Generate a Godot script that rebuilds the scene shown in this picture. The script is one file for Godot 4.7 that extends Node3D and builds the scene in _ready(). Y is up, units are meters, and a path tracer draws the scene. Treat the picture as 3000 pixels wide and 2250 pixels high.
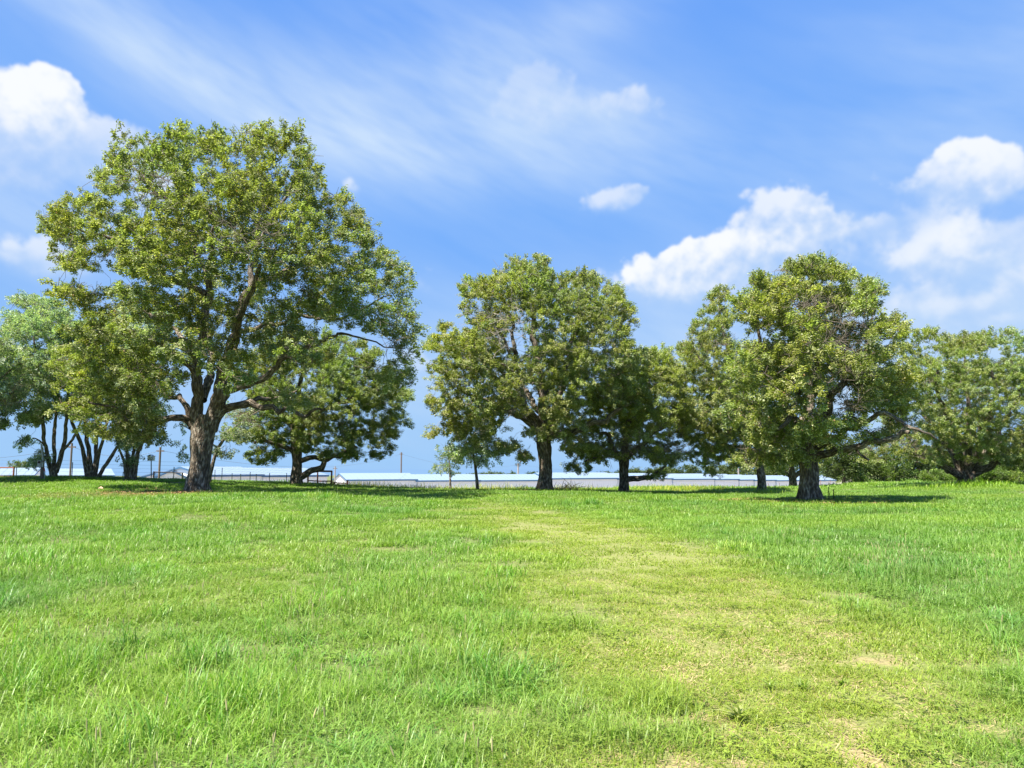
extends Node3D
# A pasture with old oaks in front of long white sheds with blue roofs, under a bright summer sky.
# Photograph pixels are 3000 x 2250; px(u, v, d) is the point at depth d (metres) behind pixel (u, v).

const F := 2300.0
const EYE := 1.7
const HORIZON := 1375.0
const SKY_W := 4096
const SKY_H := 2048
const EXPOSURE := 2.9

var pitch := 0.0
var rng := RandomNumberGenerator.new()
var taken := {}
var M := {}

# ------------------------------------------------------------------ camera geometry and terrain

func px(u: float, v: float, d: float) -> Vector3:
	var x := (u - 1500.0) / F
	var y := (1125.0 - v) / F
	var c := cos(pitch)
	var s := sin(pitch)
	var dir := Vector3(x, y * c + s, -c + y * s)
	return Vector3(0, EYE, 0) + dir * (d / -dir.z)

var bumps: Array = []      # [x, z, height, spread]

func smooth(a: float, b: float, t: float) -> float:
	var k := clampf((t - a) / (b - a), 0.0, 1.0)
	return k * k * (3.0 - 2.0 * k)

func ground(x: float, z: float) -> float:
	var h := 0.0
	var d := -z
	if d > 4.0 and d < 180.0:
		for b in bumps:
			var dx: float = x - b[0]
			var dz: float = z - b[1]
			var q: float = (dx * dx + dz * dz) / (b[3] * b[3])
			if q < 9.0:
				h += b[2] * (exp(-q * 0.5) - 0.0111)
	if d > 60.0:
		var side := 1.0 - smooth(0.37, 0.47, x / d)
		h -= 3.6 * smooth(64.0, 120.0, d) * side
		h -= 13.0 * smooth(150.0, 1000.0, d) * (0.35 + 0.65 * side)
	h += 0.05 * sin(x * 0.31 + 1.0) * sin(z * 0.27) + 0.02 * sin(x * 0.9) * cos(z * 0.8 + x * 0.3)
	return h

func shape_terrain() -> void:
	# tree feet and points on the crest as the photograph shows them: pixel and depth
	var known := [[575, 1443, 38, 8], [155, 1402, 50, 8], [267, 1399, 50, 8], [385, 1405, 50, 8], [0, 1400, 52, 9], [-150, 1398, 52, 9], [610, 1420, 52, 8], [868, 1416, 57, 9], [1000, 1426, 60, 9], [1150, 1431, 58, 9],
		[1320, 1437, 53, 8], [1500, 1438, 55, 8], [1597, 1438, 50, 8], [1828, 1444, 52, 8], [2232, 1446, 56, 8], [2372, 1467, 38, 7], [2323, 1432, 72, 12], [2830, 1419, 60, 9], [3100, 1418, 62, 9], [2700, 1414, 105, 22], [3050, 1413, 105, 22],
		[2000, 1434, 66, 9], [1750, 1437, 62, 9], [700, 1450, 31, 7], [1300, 1475, 31, 7], [2700, 1470, 36, 7], [1900, 1480, 34, 7], [250, 1445, 36, 8], [-60, 1445, 36, 8], [2560, 1430, 62, 9]]
	for k in known:
		var p := px(k[0], k[1], k[2])
		bumps.append([p.x, p.z, 0.0, float(k[3]), p.y])
	for round_ in 60:
		for b in bumps:
			var miss: float = b[4] - ground(b[0], b[1])
			b[2] += miss * 0.45

func on_ground(u: float, d: float) -> Vector3:
	var p := px(u, 1420.0, d)
	return Vector3(p.x, ground(p.x, p.z), p.z)

# ------------------------------------------------------------------ small helpers

func numbered(called: String) -> String:
	var n: int = taken.get(called, 0)
	taken[called] = n + 1
	return called if n == 0 else "%s_%03d" % [called, n]

func thing(called: String, label: String, category: String, at := Vector3.ZERO, group := "") -> Node3D:
	var o := Node3D.new()
	o.name = numbered(called)
	add_child(o)
	o.position = at
	tag(o, label, category, group)
	return o

func tag(o: Node3D, label: String, category: String, group := "", kind := "") -> void:
	o.set_meta("label", label)
	if category:
		o.set_meta("category", category)
	if group:
		o.set_meta("group", group)
	if kind:
		o.set_meta("kind", kind)

func part(called: String, mesh: Mesh, m: Material, parent: Node3D) -> MeshInstance3D:
	var o := MeshInstance3D.new()
	o.name = called if parent != self else numbered(called)
	o.mesh = mesh
	o.material_override = m
	parent.add_child(o, true)
	return o

class Shape:
	var v := PackedVector3Array()
	var n := PackedVector3Array()
	var c := PackedColorArray()
	var uv := PackedVector2Array()
	var idx := PackedInt32Array()
	func tri(a: Vector3, b: Vector3, d: Vector3, col: Color) -> void:
		# clockwise seen from the front
		var nn := (d - a).cross(b - a).normalized()
		v.append(a); v.append(b); v.append(d)
		n.append(nn); n.append(nn); n.append(nn)
		c.append(col); c.append(col); c.append(col)
		var k := v.size() - 3
		idx.append(k); idx.append(k + 1); idx.append(k + 2)
	func quad(a: Vector3, b: Vector3, d: Vector3, e: Vector3, col := Color.WHITE) -> void:
		tri(a, b, d, col); tri(a, d, e, col)
	func box(o: Vector3, x: Vector3, y: Vector3, z: Vector3, col := Color.WHITE) -> void:
		# a box centred on o with the half edges x, y, z (right-handed)
		if x.cross(y).dot(z) < 0.0:
			z = -z
		var p := []
		for i in 8:
			p.append(o + x * (1.0 if i & 1 else -1.0) + y * (1.0 if i & 2 else -1.0) + z * (1.0 if i & 4 else -1.0))
		for f in [[4, 6, 7, 5], [1, 3, 2, 0], [5, 7, 3, 1], [0, 2, 6, 4], [6, 2, 3, 7], [0, 4, 5, 1]]:
			quad(p[f[0]], p[f[1]], p[f[2]], p[f[3]], col)
	func tube(pts: PackedVector3Array, rad: PackedFloat32Array, sides: int, col := Color.WHITE, rough := 0.0, noise: FastNoiseLite = null, flare := 0.0) -> void:
		var start := v.size()
		var m := pts.size()
		var t0 := (pts[1] - pts[0]).normalized()
		var side := t0.cross(Vector3(0.31, 0.12, 0.94)).normalized()
		var run := 0.0
		for i in m:
			var t := (pts[mini(i + 1, m - 1)] - pts[maxi(i - 1, 0)]).normalized()
			side = (side - t * side.dot(t)).normalized()
			var up := t.cross(side)
			if i > 0:
				run += pts[i].distance_to(pts[i - 1])
			for k in sides + 1:
				var a := TAU * (k % sides) / sides
				var out := side * cos(a) + up * sin(a)
				var r := rad[i]
				if noise != null:
					var q := out * r + pts[i]
					r *= 1.0 + rough * noise.get_noise_3d(q.x * 6.0, q.y * 1.6, q.z * 6.0) + rough * 1.3 * noise.get_noise_3d(q.x * 1.3, q.y * 0.9, q.z * 1.3)
				if flare > 0.0:
					var h := maxf(0.0, pts[i].y - pts[0].y)
					r *= 1.0 + flare * exp(-h / 0.42) * (0.55 + 0.45 * sin(a * 5.0 + 1.3) + 0.25 * sin(a * 3.0))
				v.append(pts[i] + out * r)
				n.append(out)
				if noise != null:
					var qq := pts[i] + out * rad[i]
					var mott := noise.get_noise_3d(qq.x * 5.0 + 9.0, qq.y * 2.6, qq.z * 5.0) + 0.6 * noise.get_noise_3d(qq.x * 17.0, qq.y * 7.0, qq.z * 17.0)
					c.append(col * clampf(0.85 + 0.9 * mott, 0.45, 1.7))
				else:
					c.append(col)
				uv.append(Vector2(float(k) / sides * TAU * maxf(rad[0], 0.03), run))
		for i in m - 1:
			for k in sides:
				var a := start + i * (sides + 1) + k
				var b := a + sides + 1
				idx.append(a); idx.append(b); idx.append(a + 1)
				idx.append(b); idx.append(b + 1); idx.append(a + 1)
	func end_cap(centre: Vector3, sides: int, out: Vector3) -> void:
		# closes the last ring of a tube
		var k := v.size() - sides - 1
		for i in sides:
			var a := v[k + i]
			var b := v[k + i + 1]
			if (b - centre).cross(a - centre).dot(out) > 0.0:
				tri(centre, a, b, c[k])
			else:
				tri(centre, b, a, c[k])
	func made() -> ArrayMesh:
		var arrays := []
		arrays.resize(Mesh.ARRAY_MAX)
		arrays[Mesh.ARRAY_VERTEX] = v
		arrays[Mesh.ARRAY_NORMAL] = n
		arrays[Mesh.ARRAY_COLOR] = c
		if uv.size() == v.size():
			arrays[Mesh.ARRAY_TEX_UV] = uv
		arrays[Mesh.ARRAY_INDEX] = idx
		var mesh := ArrayMesh.new()
		mesh.add_surface_from_arrays(Mesh.PRIMITIVE_TRIANGLES, arrays)
		return mesh

func flat_mat(c: Color, rough := 0.7, metal := 0.0) -> StandardMaterial3D:
	var m := StandardMaterial3D.new()
	m.albedo_color = c.linear_to_srgb()
	m.roughness = rough
	m.metallic = metal
	return m

func noise_of(seed_: int, freq: float, octaves := 4) -> FastNoiseLite:
	var n := FastNoiseLite.new()
	n.seed = seed_
	n.frequency = freq
	n.noise_type = FastNoiseLite.TYPE_SIMPLEX_SMOOTH
	n.fractal_type = FastNoiseLite.FRACTAL_FBM
	n.fractal_octaves = octaves
	return n

func noise_tex(seed_: int, freq: float, ramp: Array, size := 512, octaves := 5) -> NoiseTexture2D:
	var t := NoiseTexture2D.new()
	t.width = size
	t.height = size
	t.seamless = true
	t.noise = noise_of(seed_, freq, octaves)
	var g := Gradient.new()
	var off := PackedFloat32Array()
	var col := PackedColorArray()
	for r in ramp:
		off.append(r[0])
		col.append((r[1] as Color).linear_to_srgb())
	g.offsets = off
	g.colors = col
	t.color_ramp = g
	return t

# ------------------------------------------------------------------ sky

var clouds: Array = []     # [azimuth, elevation, half width, half height, strength, softness] in degrees
var veils: Array = []      # [azimuth, elevation, along, across, turn, strength]
var sky_data := PackedFloat32Array()
var sky_n1: FastNoiseLite
var sky_n2: FastNoiseLite
var sky_n3: FastNoiseLite

func sky_at(u: float, v: float) -> Vector2:
	var p := (px(u, v, 1.0) - Vector3(0, EYE, 0)).normalized()
	return Vector2(rad_to_deg(atan2(p.x, -p.z)), rad_to_deg(asin(p.y)))

func sky_lists() -> void:
	var k := 0.0249
	for c in [[120, 255, 85, 55, 1.1, 0.25], [165, 245, 50, 40, 1.0, 0.25], [40, 310, 105, 65, 1.1, 0.3], [180, 320, 55, 55, 0.9, 0.35], [30, 400, 110, 70, 0.55, 0.6], [370, 395, 95, 55, 0.75, 0.5], [330, 440, 130, 50, 0.5, 0.6], [120, 470, 200, 60, 0.45, 0.8],
			[20, 520, 90, 35, 0.7, 0.5], [480, 545, 120, 80, 1.0, 0.4], [60, 745, 130, 45, 0.75, 0.5], [160, 790, 120, 40, 0.6, 0.6], [1030, 548, 34, 34, 0.7, 0.5], [1235, 830, 60, 70, 0.55, 0.6], [1215, 1060, 70, 60, 0.6, 0.6], [1300, 1250, 160, 40, 0.3, 0.8],
			[1590, 235, 110, 60, 0.45, 0.7], [1720, 330, 190, 60, 0.58, 0.65], [1850, 290, 100, 48, 0.68, 0.5], [1560, 330, 170, 90, 0.42, 0.8], [1790, 588, 110, 32, 0.72, 0.4], [1880, 552, 55, 24, 0.65, 0.4],
			[2340, 590, 115, 48, 0.85, 0.4], [2230, 640, 120, 45, 0.8, 0.45], [2440, 648, 95, 42, 1.15, 0.25], [2200, 720, 170, 50, 1.15, 0.25], [2060, 745, 115, 50, 1.15, 0.25], [1945, 800, 120, 55, 1.1, 0.3], [2130, 800, 220, 65, 0.95, 0.4], [2010, 850, 170, 45, 0.6, 0.7], [2420, 740, 140, 55, 0.45, 0.7],
			[2800, 455, 80, 45, 0.95, 0.3], [2885, 470, 70, 45, 0.95, 0.3], [2760, 530, 150, 50, 0.7, 0.5], [2920, 550, 110, 55, 0.85, 0.4], [2650, 640, 110, 40, 0.4, 0.8], [2800, 690, 90, 60, 0.95, 0.35], [2730, 750, 130, 55, 0.85, 0.4], [2880, 760, 150, 60, 0.7, 0.5],
			[2690, 870, 110, 35, 0.8, 0.45], [2860, 900, 160, 35, 0.6, 0.6], [2990, 830, 60, 35, 0.8, 0.4], [2980, 680, 90, 40, 0.5, 0.7], [2600, 930, 160, 40, 0.4, 0.8], [2760, 905, 55, 22, 0.8, 0.4], [2890, 895, 60, 20, 0.75, 0.4], [2640, 905, 50, 20, 0.7, 0.5], [2560, 670, 60, 24, 0.5, 0.5], [2950, 940, 50, 18, 0.7, 0.5], [2900, 960, 200, 50, 0.35, 0.9]]:
		var p := sky_at(c[0], c[1])
		clouds.append([p.x, p.y, c[2] * k, c[3] * k, c[4], c[5]])
	for c in [[350, 90, 520, 75, 20.0, 0.22], [700, 270, 620, 105, 20.0, 0.34], [1150, 330, 420, 110, 16.0, 0.33], [1500, 250, 500, 130, 22.0, 0.30], [1000, 420, 500, 70, 8.0, 0.24], [1800, 400, 520, 130, 5.0, 0.26], [300, 560, 500, 140, 10.0, 0.32], [150, 700, 320, 90, 5.0, 0.3],
			[2900, 350, 600, 140, -10.0, 0.22], [2750, 850, 600, 180, 0.0, 0.36], [2900, 100, 500, 90, 10.0, 0.16], [1750, 900, 700, 130, 0.0, 0.14], [900, 1100, 1200, 150, 0.0, 0.22], [2400, 1150, 1200, 160, 0.0, 0.25], [1700, 60, 420, 70, -14.0, 0.22]]:
		var p := sky_at(c[0], c[1])
		veils.append([p.x, p.y, c[2] * k * 1.1, c[3] * k * 1.35, deg_to_rad(c[4]), c[5] * 1.05])
	# the same kinds of cloud all round, outside the frame
	var r := RandomNumberGenerator.new()
	r.seed = 77
	for i in 46:
		var az := r.randf_range(37.0, 323.0)
		var el := 4.0 + 26.0 * pow(r.randf(), 1.4)
		var w := r.randf_range(2.5, 6.0)
		for j in 4:
			clouds.append([az + r.randf_range(-1.0, 1.0) * w, el + r.randf_range(-0.4, 0.3) * w * 0.5, w * r.randf_range(0.4, 0.8), w * r.randf_range(0.2, 0.36), r.randf_range(0.5, 1.15), r.randf_range(0.25, 0.7)])
	for i in 34:
		veils.append([r.randf_range(40.0, 320.0), r.randf_range(6.0, 40.0), r.randf_range(8.0, 16.0), r.randf_range(1.8, 4.0), r.randf_range(-0.3, 0.45), r.randf_range(0.16, 0.42)])

func sky_row(j: int) -> void:
	var el := (0.5 - (j + 0.5) / SKY_H) * 180.0
	var at := j * SKY_W * 3
	var near_c: Array = []
	for c in clouds:
		if absf(el - c[1]) < c[3] * 2.2:
			near_c.append(c)
	var near_v: Array = []
	for c in veils:
		if absf(el - c[1]) < (c[3] + c[2] * absf(sin(c[4]))) * 2.2:
			near_v.append(c)
	var ce := cos(deg_to_rad(el))
	var se := sin(deg_to_rad(el))
	var up := clampf(el / 42.0, 0.0, 1.0)
	var low := Color(0.335, 0.590, 0.945)
	var mid := Color(0.190, 0.440, 0.975)
	var top := Color(0.132, 0.345, 0.94)
	var base := low.lerp(mid, smooth(0.0, 0.42, up)) if up < 0.42 else mid.lerp(top, smooth(0.42, 1.0, up))
	if el > 42.0:
		base = top.lerp(Color(0.11, 0.29, 0.86), smooth(42.0, 90.0, el))
	var held := 0
	var col := base
	for i in SKY_W:
		# coarser where the frame does not reach
		var coarse := 8 if el > 46.0 else (1 if i < 560 or i > SKY_W - 560 else 3)
		held -= 1
		if held > 0:
			sky_data[at] = col.r / EXPOSURE
			sky_data[at + 1] = col.g / EXPOSURE
			sky_data[at + 2] = col.b / EXPOSURE
			at += 3
			continue
		held = coarse
		col = base
		if el > -1.0:
			var az := (i + 0.5) / SKY_W * 360.0
			if az > 180.0:
				az -= 360.0
			var a := deg_to_rad(az)
			var dir := Vector3(sin(a) * ce, se, -cos(a) * ce)
			# thin high cloud, drawn out along one direction
			var veil := 0.0
			for c in near_v:
				var dx: float = az - c[0]
				if dx > 180.0: dx -= 360.0
				elif dx < -180.0: dx += 360.0
				if absf(dx) > c[2] * 2.4: continue
				var dy: float = el - c[1]
				var cs := cos(c[4]); var sn := sin(c[4])
				var x: float = (dx * cs - dy * sn) / c[2]
				var y: float = (dx * sn + dy * cs) / c[3]
				var q := x * x + y * y
				if q < 4.0:
					veil += c[5] * exp(-q * 1.3)
			var streak := sky_n2.get_noise_3d(az * 0.22 + el * 0.15, el * 0.55 + az * 0.17, 3.0 + se)
			var fine := sky_n2.get_noise_3d(az * 0.9 + el * 0.5, el * 2.6 + az * 0.85, 9.0)
			veil = clampf(veil * (0.88 + 0.5 * streak + 0.28 * fine) + 0.05 * (streak + 0.2), 0.0, 0.75)
			col = col.lerp(Color(0.72, 0.86, 1.0), veil)
			# heaped clouds
			var body := 0.0
			var lit := 0.0
			var weight := 0.0001
			var alpha := 0.0
			var n1 := 0.0
			var n3 := 0.0
			if not near_c.is_empty():
				n1 = sky_n1.get_noise_3dv(dir)
				n3 = sky_n3.get_noise_3dv(dir)
			var soft := 0.0
			var strong := 0.0
			for c in near_c:
				var dx: float = az - c[0]
				if dx > 180.0: dx -= 360.0
				elif dx < -180.0: dx += 360.0
				var x: float = dx / c[2]
				if absf(x) > 2.2: continue
				var y: float = (el - c[1]) / c[3]
				# round tops, softer bases
				var q := x * x + (y * y if y > 0.0 else y * y * 0.6)
				var w: float = c[4] * exp(-1.15 * q)
				body += w
				soft += w * c[5] * (1.0 if y > 0.0 else 1.0 + 1.6 * minf(1.0, -y))
				lit += w * clampf(0.60 + 0.50 * y - 0.10 * x, 0.0, 1.1)
				strong += w * c[4]
				weight += w
			if body > 0.05:
				soft /= weight
				strong /= weight
				var f := body / clampf(strong, 0.45, 1.0) + 0.70 * n1 + 0.40 * n3
				alpha = smooth(0.44, 0.56 + 0.80 * soft, f) * clampf(strong, 0.0, 1.0)
				var l := smooth(0.15, 0.95, lit / weight + 0.38 * n1 + 0.34 * n3 + 0.12 * (body - 0.8)) * clampf(strong + 0.1, 0.0, 1.0)
				col = col.lerp(Color(0.52, 0.69, 0.96).lerp(Color(0.95, 0.98, 1.02), l), alpha * (0.60 + 0.40 * l))
		sky_data[at] = col.r / EXPOSURE
		sky_data[at + 1] = col.g / EXPOSURE
		sky_data[at + 2] = col.b / EXPOSURE
		at += 3

func make_sky() -> Sky:
	sky_lists()
	sky_n1 = noise_of(11, 11.0, 5)
	sky_n2 = noise_of(12, 0.32, 4)
	sky_n3 = noise_of(13, 38.0, 5)
	sky_data.resize(SKY_W * SKY_H * 3)
	var job := WorkerThreadPool.add_group_task(sky_row, SKY_H / 2 + 12, -1, true)
	WorkerThreadPool.wait_for_group_task_completion(job)
	var row := (SKY_H / 2 + 11) * SKY_W * 3
	var low := sky_data.slice(row, row + SKY_W * 3)
	var upper := sky_data.slice(0, row + SKY_W * 3)
	for j in SKY_H - (SKY_H / 2 + 12):
		upper.append_array(low)
	var im := Image.create_from_data(SKY_W, SKY_H, false, Image.FORMAT_RGBF, upper.to_byte_array())
	var pm := PanoramaSkyMaterial.new()
	pm.panorama = ImageTexture.create_from_image(im)
	var sky := Sky.new()
	sky.sky_material = pm
	return sky

# ------------------------------------------------------------------ materials

func make_materials() -> void:
	var bark := StandardMaterial3D.new()
	bark.roughness = 0.95
	bark.vertex_color_use_as_albedo = true
	bark.albedo_texture = noise_tex(5, 0.018, [[0.0, Color(0.06, 0.048, 0.038)], [0.42, Color(0.14, 0.115, 0.09)], [0.60, Color(0.23, 0.20, 0.165)], [0.78, Color(0.40, 0.37, 0.33)], [1.0, Color(0.55, 0.53, 0.49)]])
	bark.uv1_scale = Vector3(0.9, 0.28, 1)
	bark.heightmap_enabled = true
	bark.heightmap_texture = noise_tex(6, 0.03, [[0.0, Color(0, 0, 0)], [1.0, Color(1, 1, 1)]])
	bark.heightmap_scale = 6.0
	M.bark = bark
	var twig := StandardMaterial3D.new()
	twig.roughness = 0.95
	twig.vertex_color_use_as_albedo = true
	M.twig = twig
	for k in [["leaf", 0.56, Color(0.90, 0.96, 0.52)], ["grass", 0.45, Color(0.80, 0.92, 0.50)], ["dry", 0.8, Color(0.5, 0.45, 0.3)]]:
		var m := StandardMaterial3D.new()
		m.vertex_color_use_as_albedo = true
		m.roughness = k[1]
		m.cull_mode = BaseMaterial3D.CULL_DISABLED
		m.backlight_enabled = true
		m.backlight = k[2]
		M[k[0]] = m
	var soil := StandardMaterial3D.new()
	soil.roughness = 1.0
	soil.vertex_color_use_as_albedo = true
	soil.uv1_triplanar = true
	soil.uv1_world_triplanar = true
	soil.uv1_scale = Vector3(0.45, 0.45, 0.45)
	soil.albedo_texture = noise_tex(8, 0.05, [[0.0, Color(0.45, 0.44, 0.40)], [0.45, Color(0.78, 0.76, 0.72)], [0.7, Color(0.95, 0.94, 0.92)], [1.0, Color(1, 1, 1)]], 1024, 6)
	M.soil = soil
	M.white_steel = flat_mat(Color(0.84, 0.84, 0.84), 0.45)
	M.blue_steel = flat_mat(Color(0.19, 0.255, 0.335), 0.45, 0.0)
	M.blue_trim = flat_mat(Color(0.055, 0.14, 0.26), 0.5)
	M.rust = flat_mat(Color(0.30, 0.105, 0.06), 0.85)
	M.rust.albedo_texture = noise_tex(21, 0.06, [[0.0, Color(0.6, 0.6, 0.6)], [1.0, Color(1, 1, 1)]], 128, 3)
	M.rust.uv1_triplanar = true
	M.black_pipe = flat_mat(Color(0.035, 0.03, 0.03), 0.7)
	M.green_post = flat_mat(Color(0.035, 0.07, 0.055), 0.7)
	M.pole = flat_mat(Color(0.16, 0.125, 0.105), 0.95)
	M.wire = flat_mat(Color(0.14, 0.14, 0.15), 0.5, 0.6)
	M.galvanised = flat_mat(Color(0.30, 0.33, 0.34), 0.5, 0.5)
	M.pale_wood = flat_mat(Color(0.74, 0.75, 0.72), 0.8)
	M.grey_pole = flat_mat(Color(0.30, 0.28, 0.26), 0.9)

# ------------------------------------------------------------------ leaves

var sprays := {}

func leaf_spray(kind: String, seed_: int, length: float, width: float, leaves: int, reach: float, tones: Array) -> void:
	# one twig end: leaves round a short stem, folded along the midrib; each leaf has a tone of its own
	var r := RandomNumberGenerator.new()
	r.seed = seed_
	var s := Shape.new()
	for i in leaves:
		var t := r.randf()
		var a := r.randf() * TAU
		var root := Vector3(r.randf_range(-0.25, 0.25) * reach, r.randf_range(-0.3, 0.3) * reach, t * reach)
		var yaw := a
		var out := Vector3(cos(yaw), r.randf_range(-0.55, 0.35), sin(yaw) * 0.9 + 0.25).normalized()
		var side := out.cross(Vector3(r.randf_range(-0.7, 0.7), 1, r.randf_range(-0.7, 0.7))).normalized()
		var up := side.cross(out).normalized()
		var k := length * r.randf_range(0.7, 1.2)
		var w := width * r.randf_range(0.75, 1.15) * 0.5
		var pick := r.randf()
		var col: Color = tones[0][1]
		for tone in tones:
			if pick < tone[0]:
				col = tone[1]
				break
		var g := r.randf_range(0.82, 1.18)
		col = Color(col.r * g, col.g * g, col.b * g)
		var tip := root + out * k - up * k * 0.12
		var mid := root + out * k * 0.5
		var l1 := mid + side * w + up * w * 0.35
		var l2 := mid - side * w + up * w * 0.35
		s.tri(root, l1, tip, col)
		s.tri(root, tip, l2, col)
	sprays[kind] = s.made()

func make_sprays() -> void:
	leaf_spray("oak", 1, 0.115, 0.070, 50, 0.38, [[0.48, Color(0.187, 0.231, 0.061)], [0.76, Color(0.262, 0.300, 0.087)], [0.955, Color(0.485, 0.512, 0.311)], [0.968, Color(0.294, 0.174, 0.076)], [1.1, Color(0.114, 0.150, 0.044)]])
	leaf_spray("maple", 2, 0.105, 0.068, 42, 0.38, [[0.30, Color(0.215, 0.300, 0.170)], [0.48, Color(0.30, 0.38, 0.25)], [0.95, Color(0.60, 0.66, 0.58)], [1.1, Color(0.15, 0.20, 0.11)]])
	leaf_spray("bush", 3, 0.16, 0.09, 22, 0.5, [[0.6, Color(0.064, 0.098, 0.027)], [0.85, Color(0.094, 0.135, 0.038)], [0.95, Color(0.170, 0.210, 0.082)], [1.1, Color(0.034, 0.052, 0.018)]])

# ------------------------------------------------------------------ trees

class Plan:
	var spec := {}
	var pos := PackedVector3Array()
	var par := PackedInt32Array()
	var run := PackedFloat32Array()
	var rad := PackedFloat32Array()
	var set_by_hand := PackedByteArray()
	var tubes: Array = []
	var clumps := PackedVector3Array()
	var bare := PackedByteArray()
	var leaf_t: Array[Transform3D] = []
	var leaf_c := PackedColorArray()
	var branches: Shape
	var base := Vector3.ZERO

var plans: Array = []

func curve_through(pts: Array, step: float) -> Array:
	# Catmull-Rom through [position, radius] points
	var out_p := PackedVector3Array()
	var out_r := PackedFloat32Array()
	for i in pts.size() - 1:
		var p0: Vector3 = pts[maxi(i - 1, 0)][0]
		var p1: Vector3 = pts[i][0]
		var p2: Vector3 = pts[i + 1][0]
		var p3: Vector3 = pts[mini(i + 2, pts.size() - 1)][0]
		var n := maxi(1, int(ceil(p1.distance_to(p2) / step)))
		for k in n:
			var t := float(k) / n
			out_p.append(p1.cubic_interpolate(p2, p0, p3, t))
			out_r.append(lerpf(pts[i][1], pts[i + 1][1], t))
	out_p.append(pts[-1][0])
	out_r.append(pts[-1][1])
	return [out_p, out_r]

func plan_tree(which: int) -> void:
	var plan: Plan = plans[which]
	var s: Dictionary = plan.spec
	var d: float = s.d
	var scale_ := d / F
	var r := RandomNumberGenerator.new()
	r.seed = 500 + which * 13
	# trunk and limbs as drawn: [u, v, radius in pixels, depth offset in metres]
	var crook := noise_of(77, 0.55, 3)
	var drawn: Array = [s.trunk]
	drawn.append_array(s.get("limbs", []))
	for li in drawn.size():
		var pts: Array = []
		for q in drawn[li]:
			var dz: float = q[3] if q.size() > 3 else 0.0
			var p := px(q[0], q[1], d + dz)
			if li > 0:
				p += Vector3(r.randf_range(-1, 1), r.randf_range(-1, 1), r.randf_range(-1, 1)) * 0.05
			pts.append([p, q[2] * scale_])
		if li == 0:
			pts[0][0].y = ground(pts[0][0].x, pts[0][0].z) - 0.12
			plan.base = Vector3(pts[0][0].x, pts[0][0].y + 0.12, pts[0][0].z)
		var got := curve_through(pts, 0.12 if li == 0 else 0.28)
		var pp: PackedVector3Array = got[0]
		if li > 0:
			# limbs are never straight
			for k in range(2, pp.size()):
				var amp: float = minf(1.0, k / 8.0) * minf(0.16, 0.05 + got[1][k]) * (0.35 if s.get("leaf", "oak") == "maple" else 1.0)
				pp[k] += Vector3(crook.get_noise_2d(k * 0.28, li * 37.0 + which * 91.0), crook.get_noise_2d(k * 0.28 + 400.0, li * 37.0 + which * 91.0), crook.get_noise_2d(k * 0.28 + 800.0, li * 37.0)) * amp * 2.2
		var rr: PackedFloat32Array = got[1]
		plan.tubes.append([pp, rr])
		var join := -1
		if li > 0:
			var best := 1e9
			for k in plan.pos.size():
				var dist := plan.pos[k].distance_squared_to(pp[0])
				if dist < best:
					best = dist
					join = k
		for k in range(0, pp.size(), 2):
			plan.pos.append(pp[k])
			plan.par.append(join)
			plan.run.append(0.0 if join < 0 else plan.run[join] + plan.pos[join].distance_to(pp[k]))
			plan.rad.append(rr[k])
			plan.set_by_hand.append(1)
			join = plan.pos.size() - 1
	var skip_below := 0
	for k in plan.tubes[0][0].size() / 2:
		skip_below = k
	# clumps of leaves spread through the crown
	var cr: Array = s.crown            # [u, v, half width, half height, half depth in metres, depth offset]
	var areas := PackedFloat32Array()
	var total := 0.0
	for l in s.lobes:
		total += l[2] * l[3]
		areas.append(total)
	var gap: float = s.get("gap", 0.62)
	var voids := noise_of(700 + which, 0.30, 2)
	var trim_px := 0.32 / scale_ * minf(1.0, s.get("size", 1.0))
	var cells := {}
	var tries := 0
	var wanted: int = s.clumps
	var bare_lobes: Array = s.get("bare", [])
	while plan.clumps.size() < wanted and tries < wanted * 12:
		tries += 1
		var w := r.randf() * total
		var which_lobe := 0
		while areas[which_lobe] < w:
			which_lobe += 1
		var l: Array = s.lobes[which_lobe]
		var a := r.randf() * TAU
		var q := sqrt(r.randf())
		var u: float = l[0] + maxf(l[2] - trim_px, 0.45 * l[2]) * q * cos(a)
		var v: float = l[1] + maxf(l[3] - trim_px, 0.45 * l[3]) * q * sin(a)
		var inside := 1.0 - pow((u - cr[0]) / cr[2], 2.0) - pow((v - cr[1]) / cr[3], 2.0)
		var deep: float = cr[4] * sqrt(maxf(0.06, inside))
		var zed := deep * pow(r.randf(), 0.55) * (1.0 if r.randf() < 0.5 else -1.0)
		zed += cr[5] if cr.size() > 5 else 0.0
		# keep the outline: a lobe drawn at the crown's own depth is moved along its line of sight
		var p := px(u, v, d + zed)
		if p.y < ground(p.x, p.z) + 0.7:
			continue
		if voids.get_noise_3dv(p) < s.get("void", -0.13) + 0.10 * r.randf():
			continue
		var key := Vector3i((p / gap).floor())
		var clash := false
		for dx in 3:
			for dy in 3:
				for dz in 3:
					var other = cells.get(key + Vector3i(dx - 1, dy - 1, dz - 1))
					if other != null and (other as Vector3).distance_to(p) < gap:
						clash = true
		if clash:
			continue
		cells[key] = p
		plan.clumps.append(p)
		var is_bare := 0
		for b in bare_lobes:
			if zed < 1.5 and pow((u - b[0]) / b[2], 2.0) + pow((v - b[1]) / b[3], 2.0) < 1.0 and r.randf() < b[4]:
				is_bare = 1
		plan.bare.append(is_bare)
	var order := range(plan.clumps.size())
	var heart: Vector3 = plan.pos[skip_below]
	order.sort_custom(func(x, y): return plan.clumps[x].distance_squared_to(heart) < plan.clumps[y].distance_squared_to(heart))
	var first_free := plan.pos.size()
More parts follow.
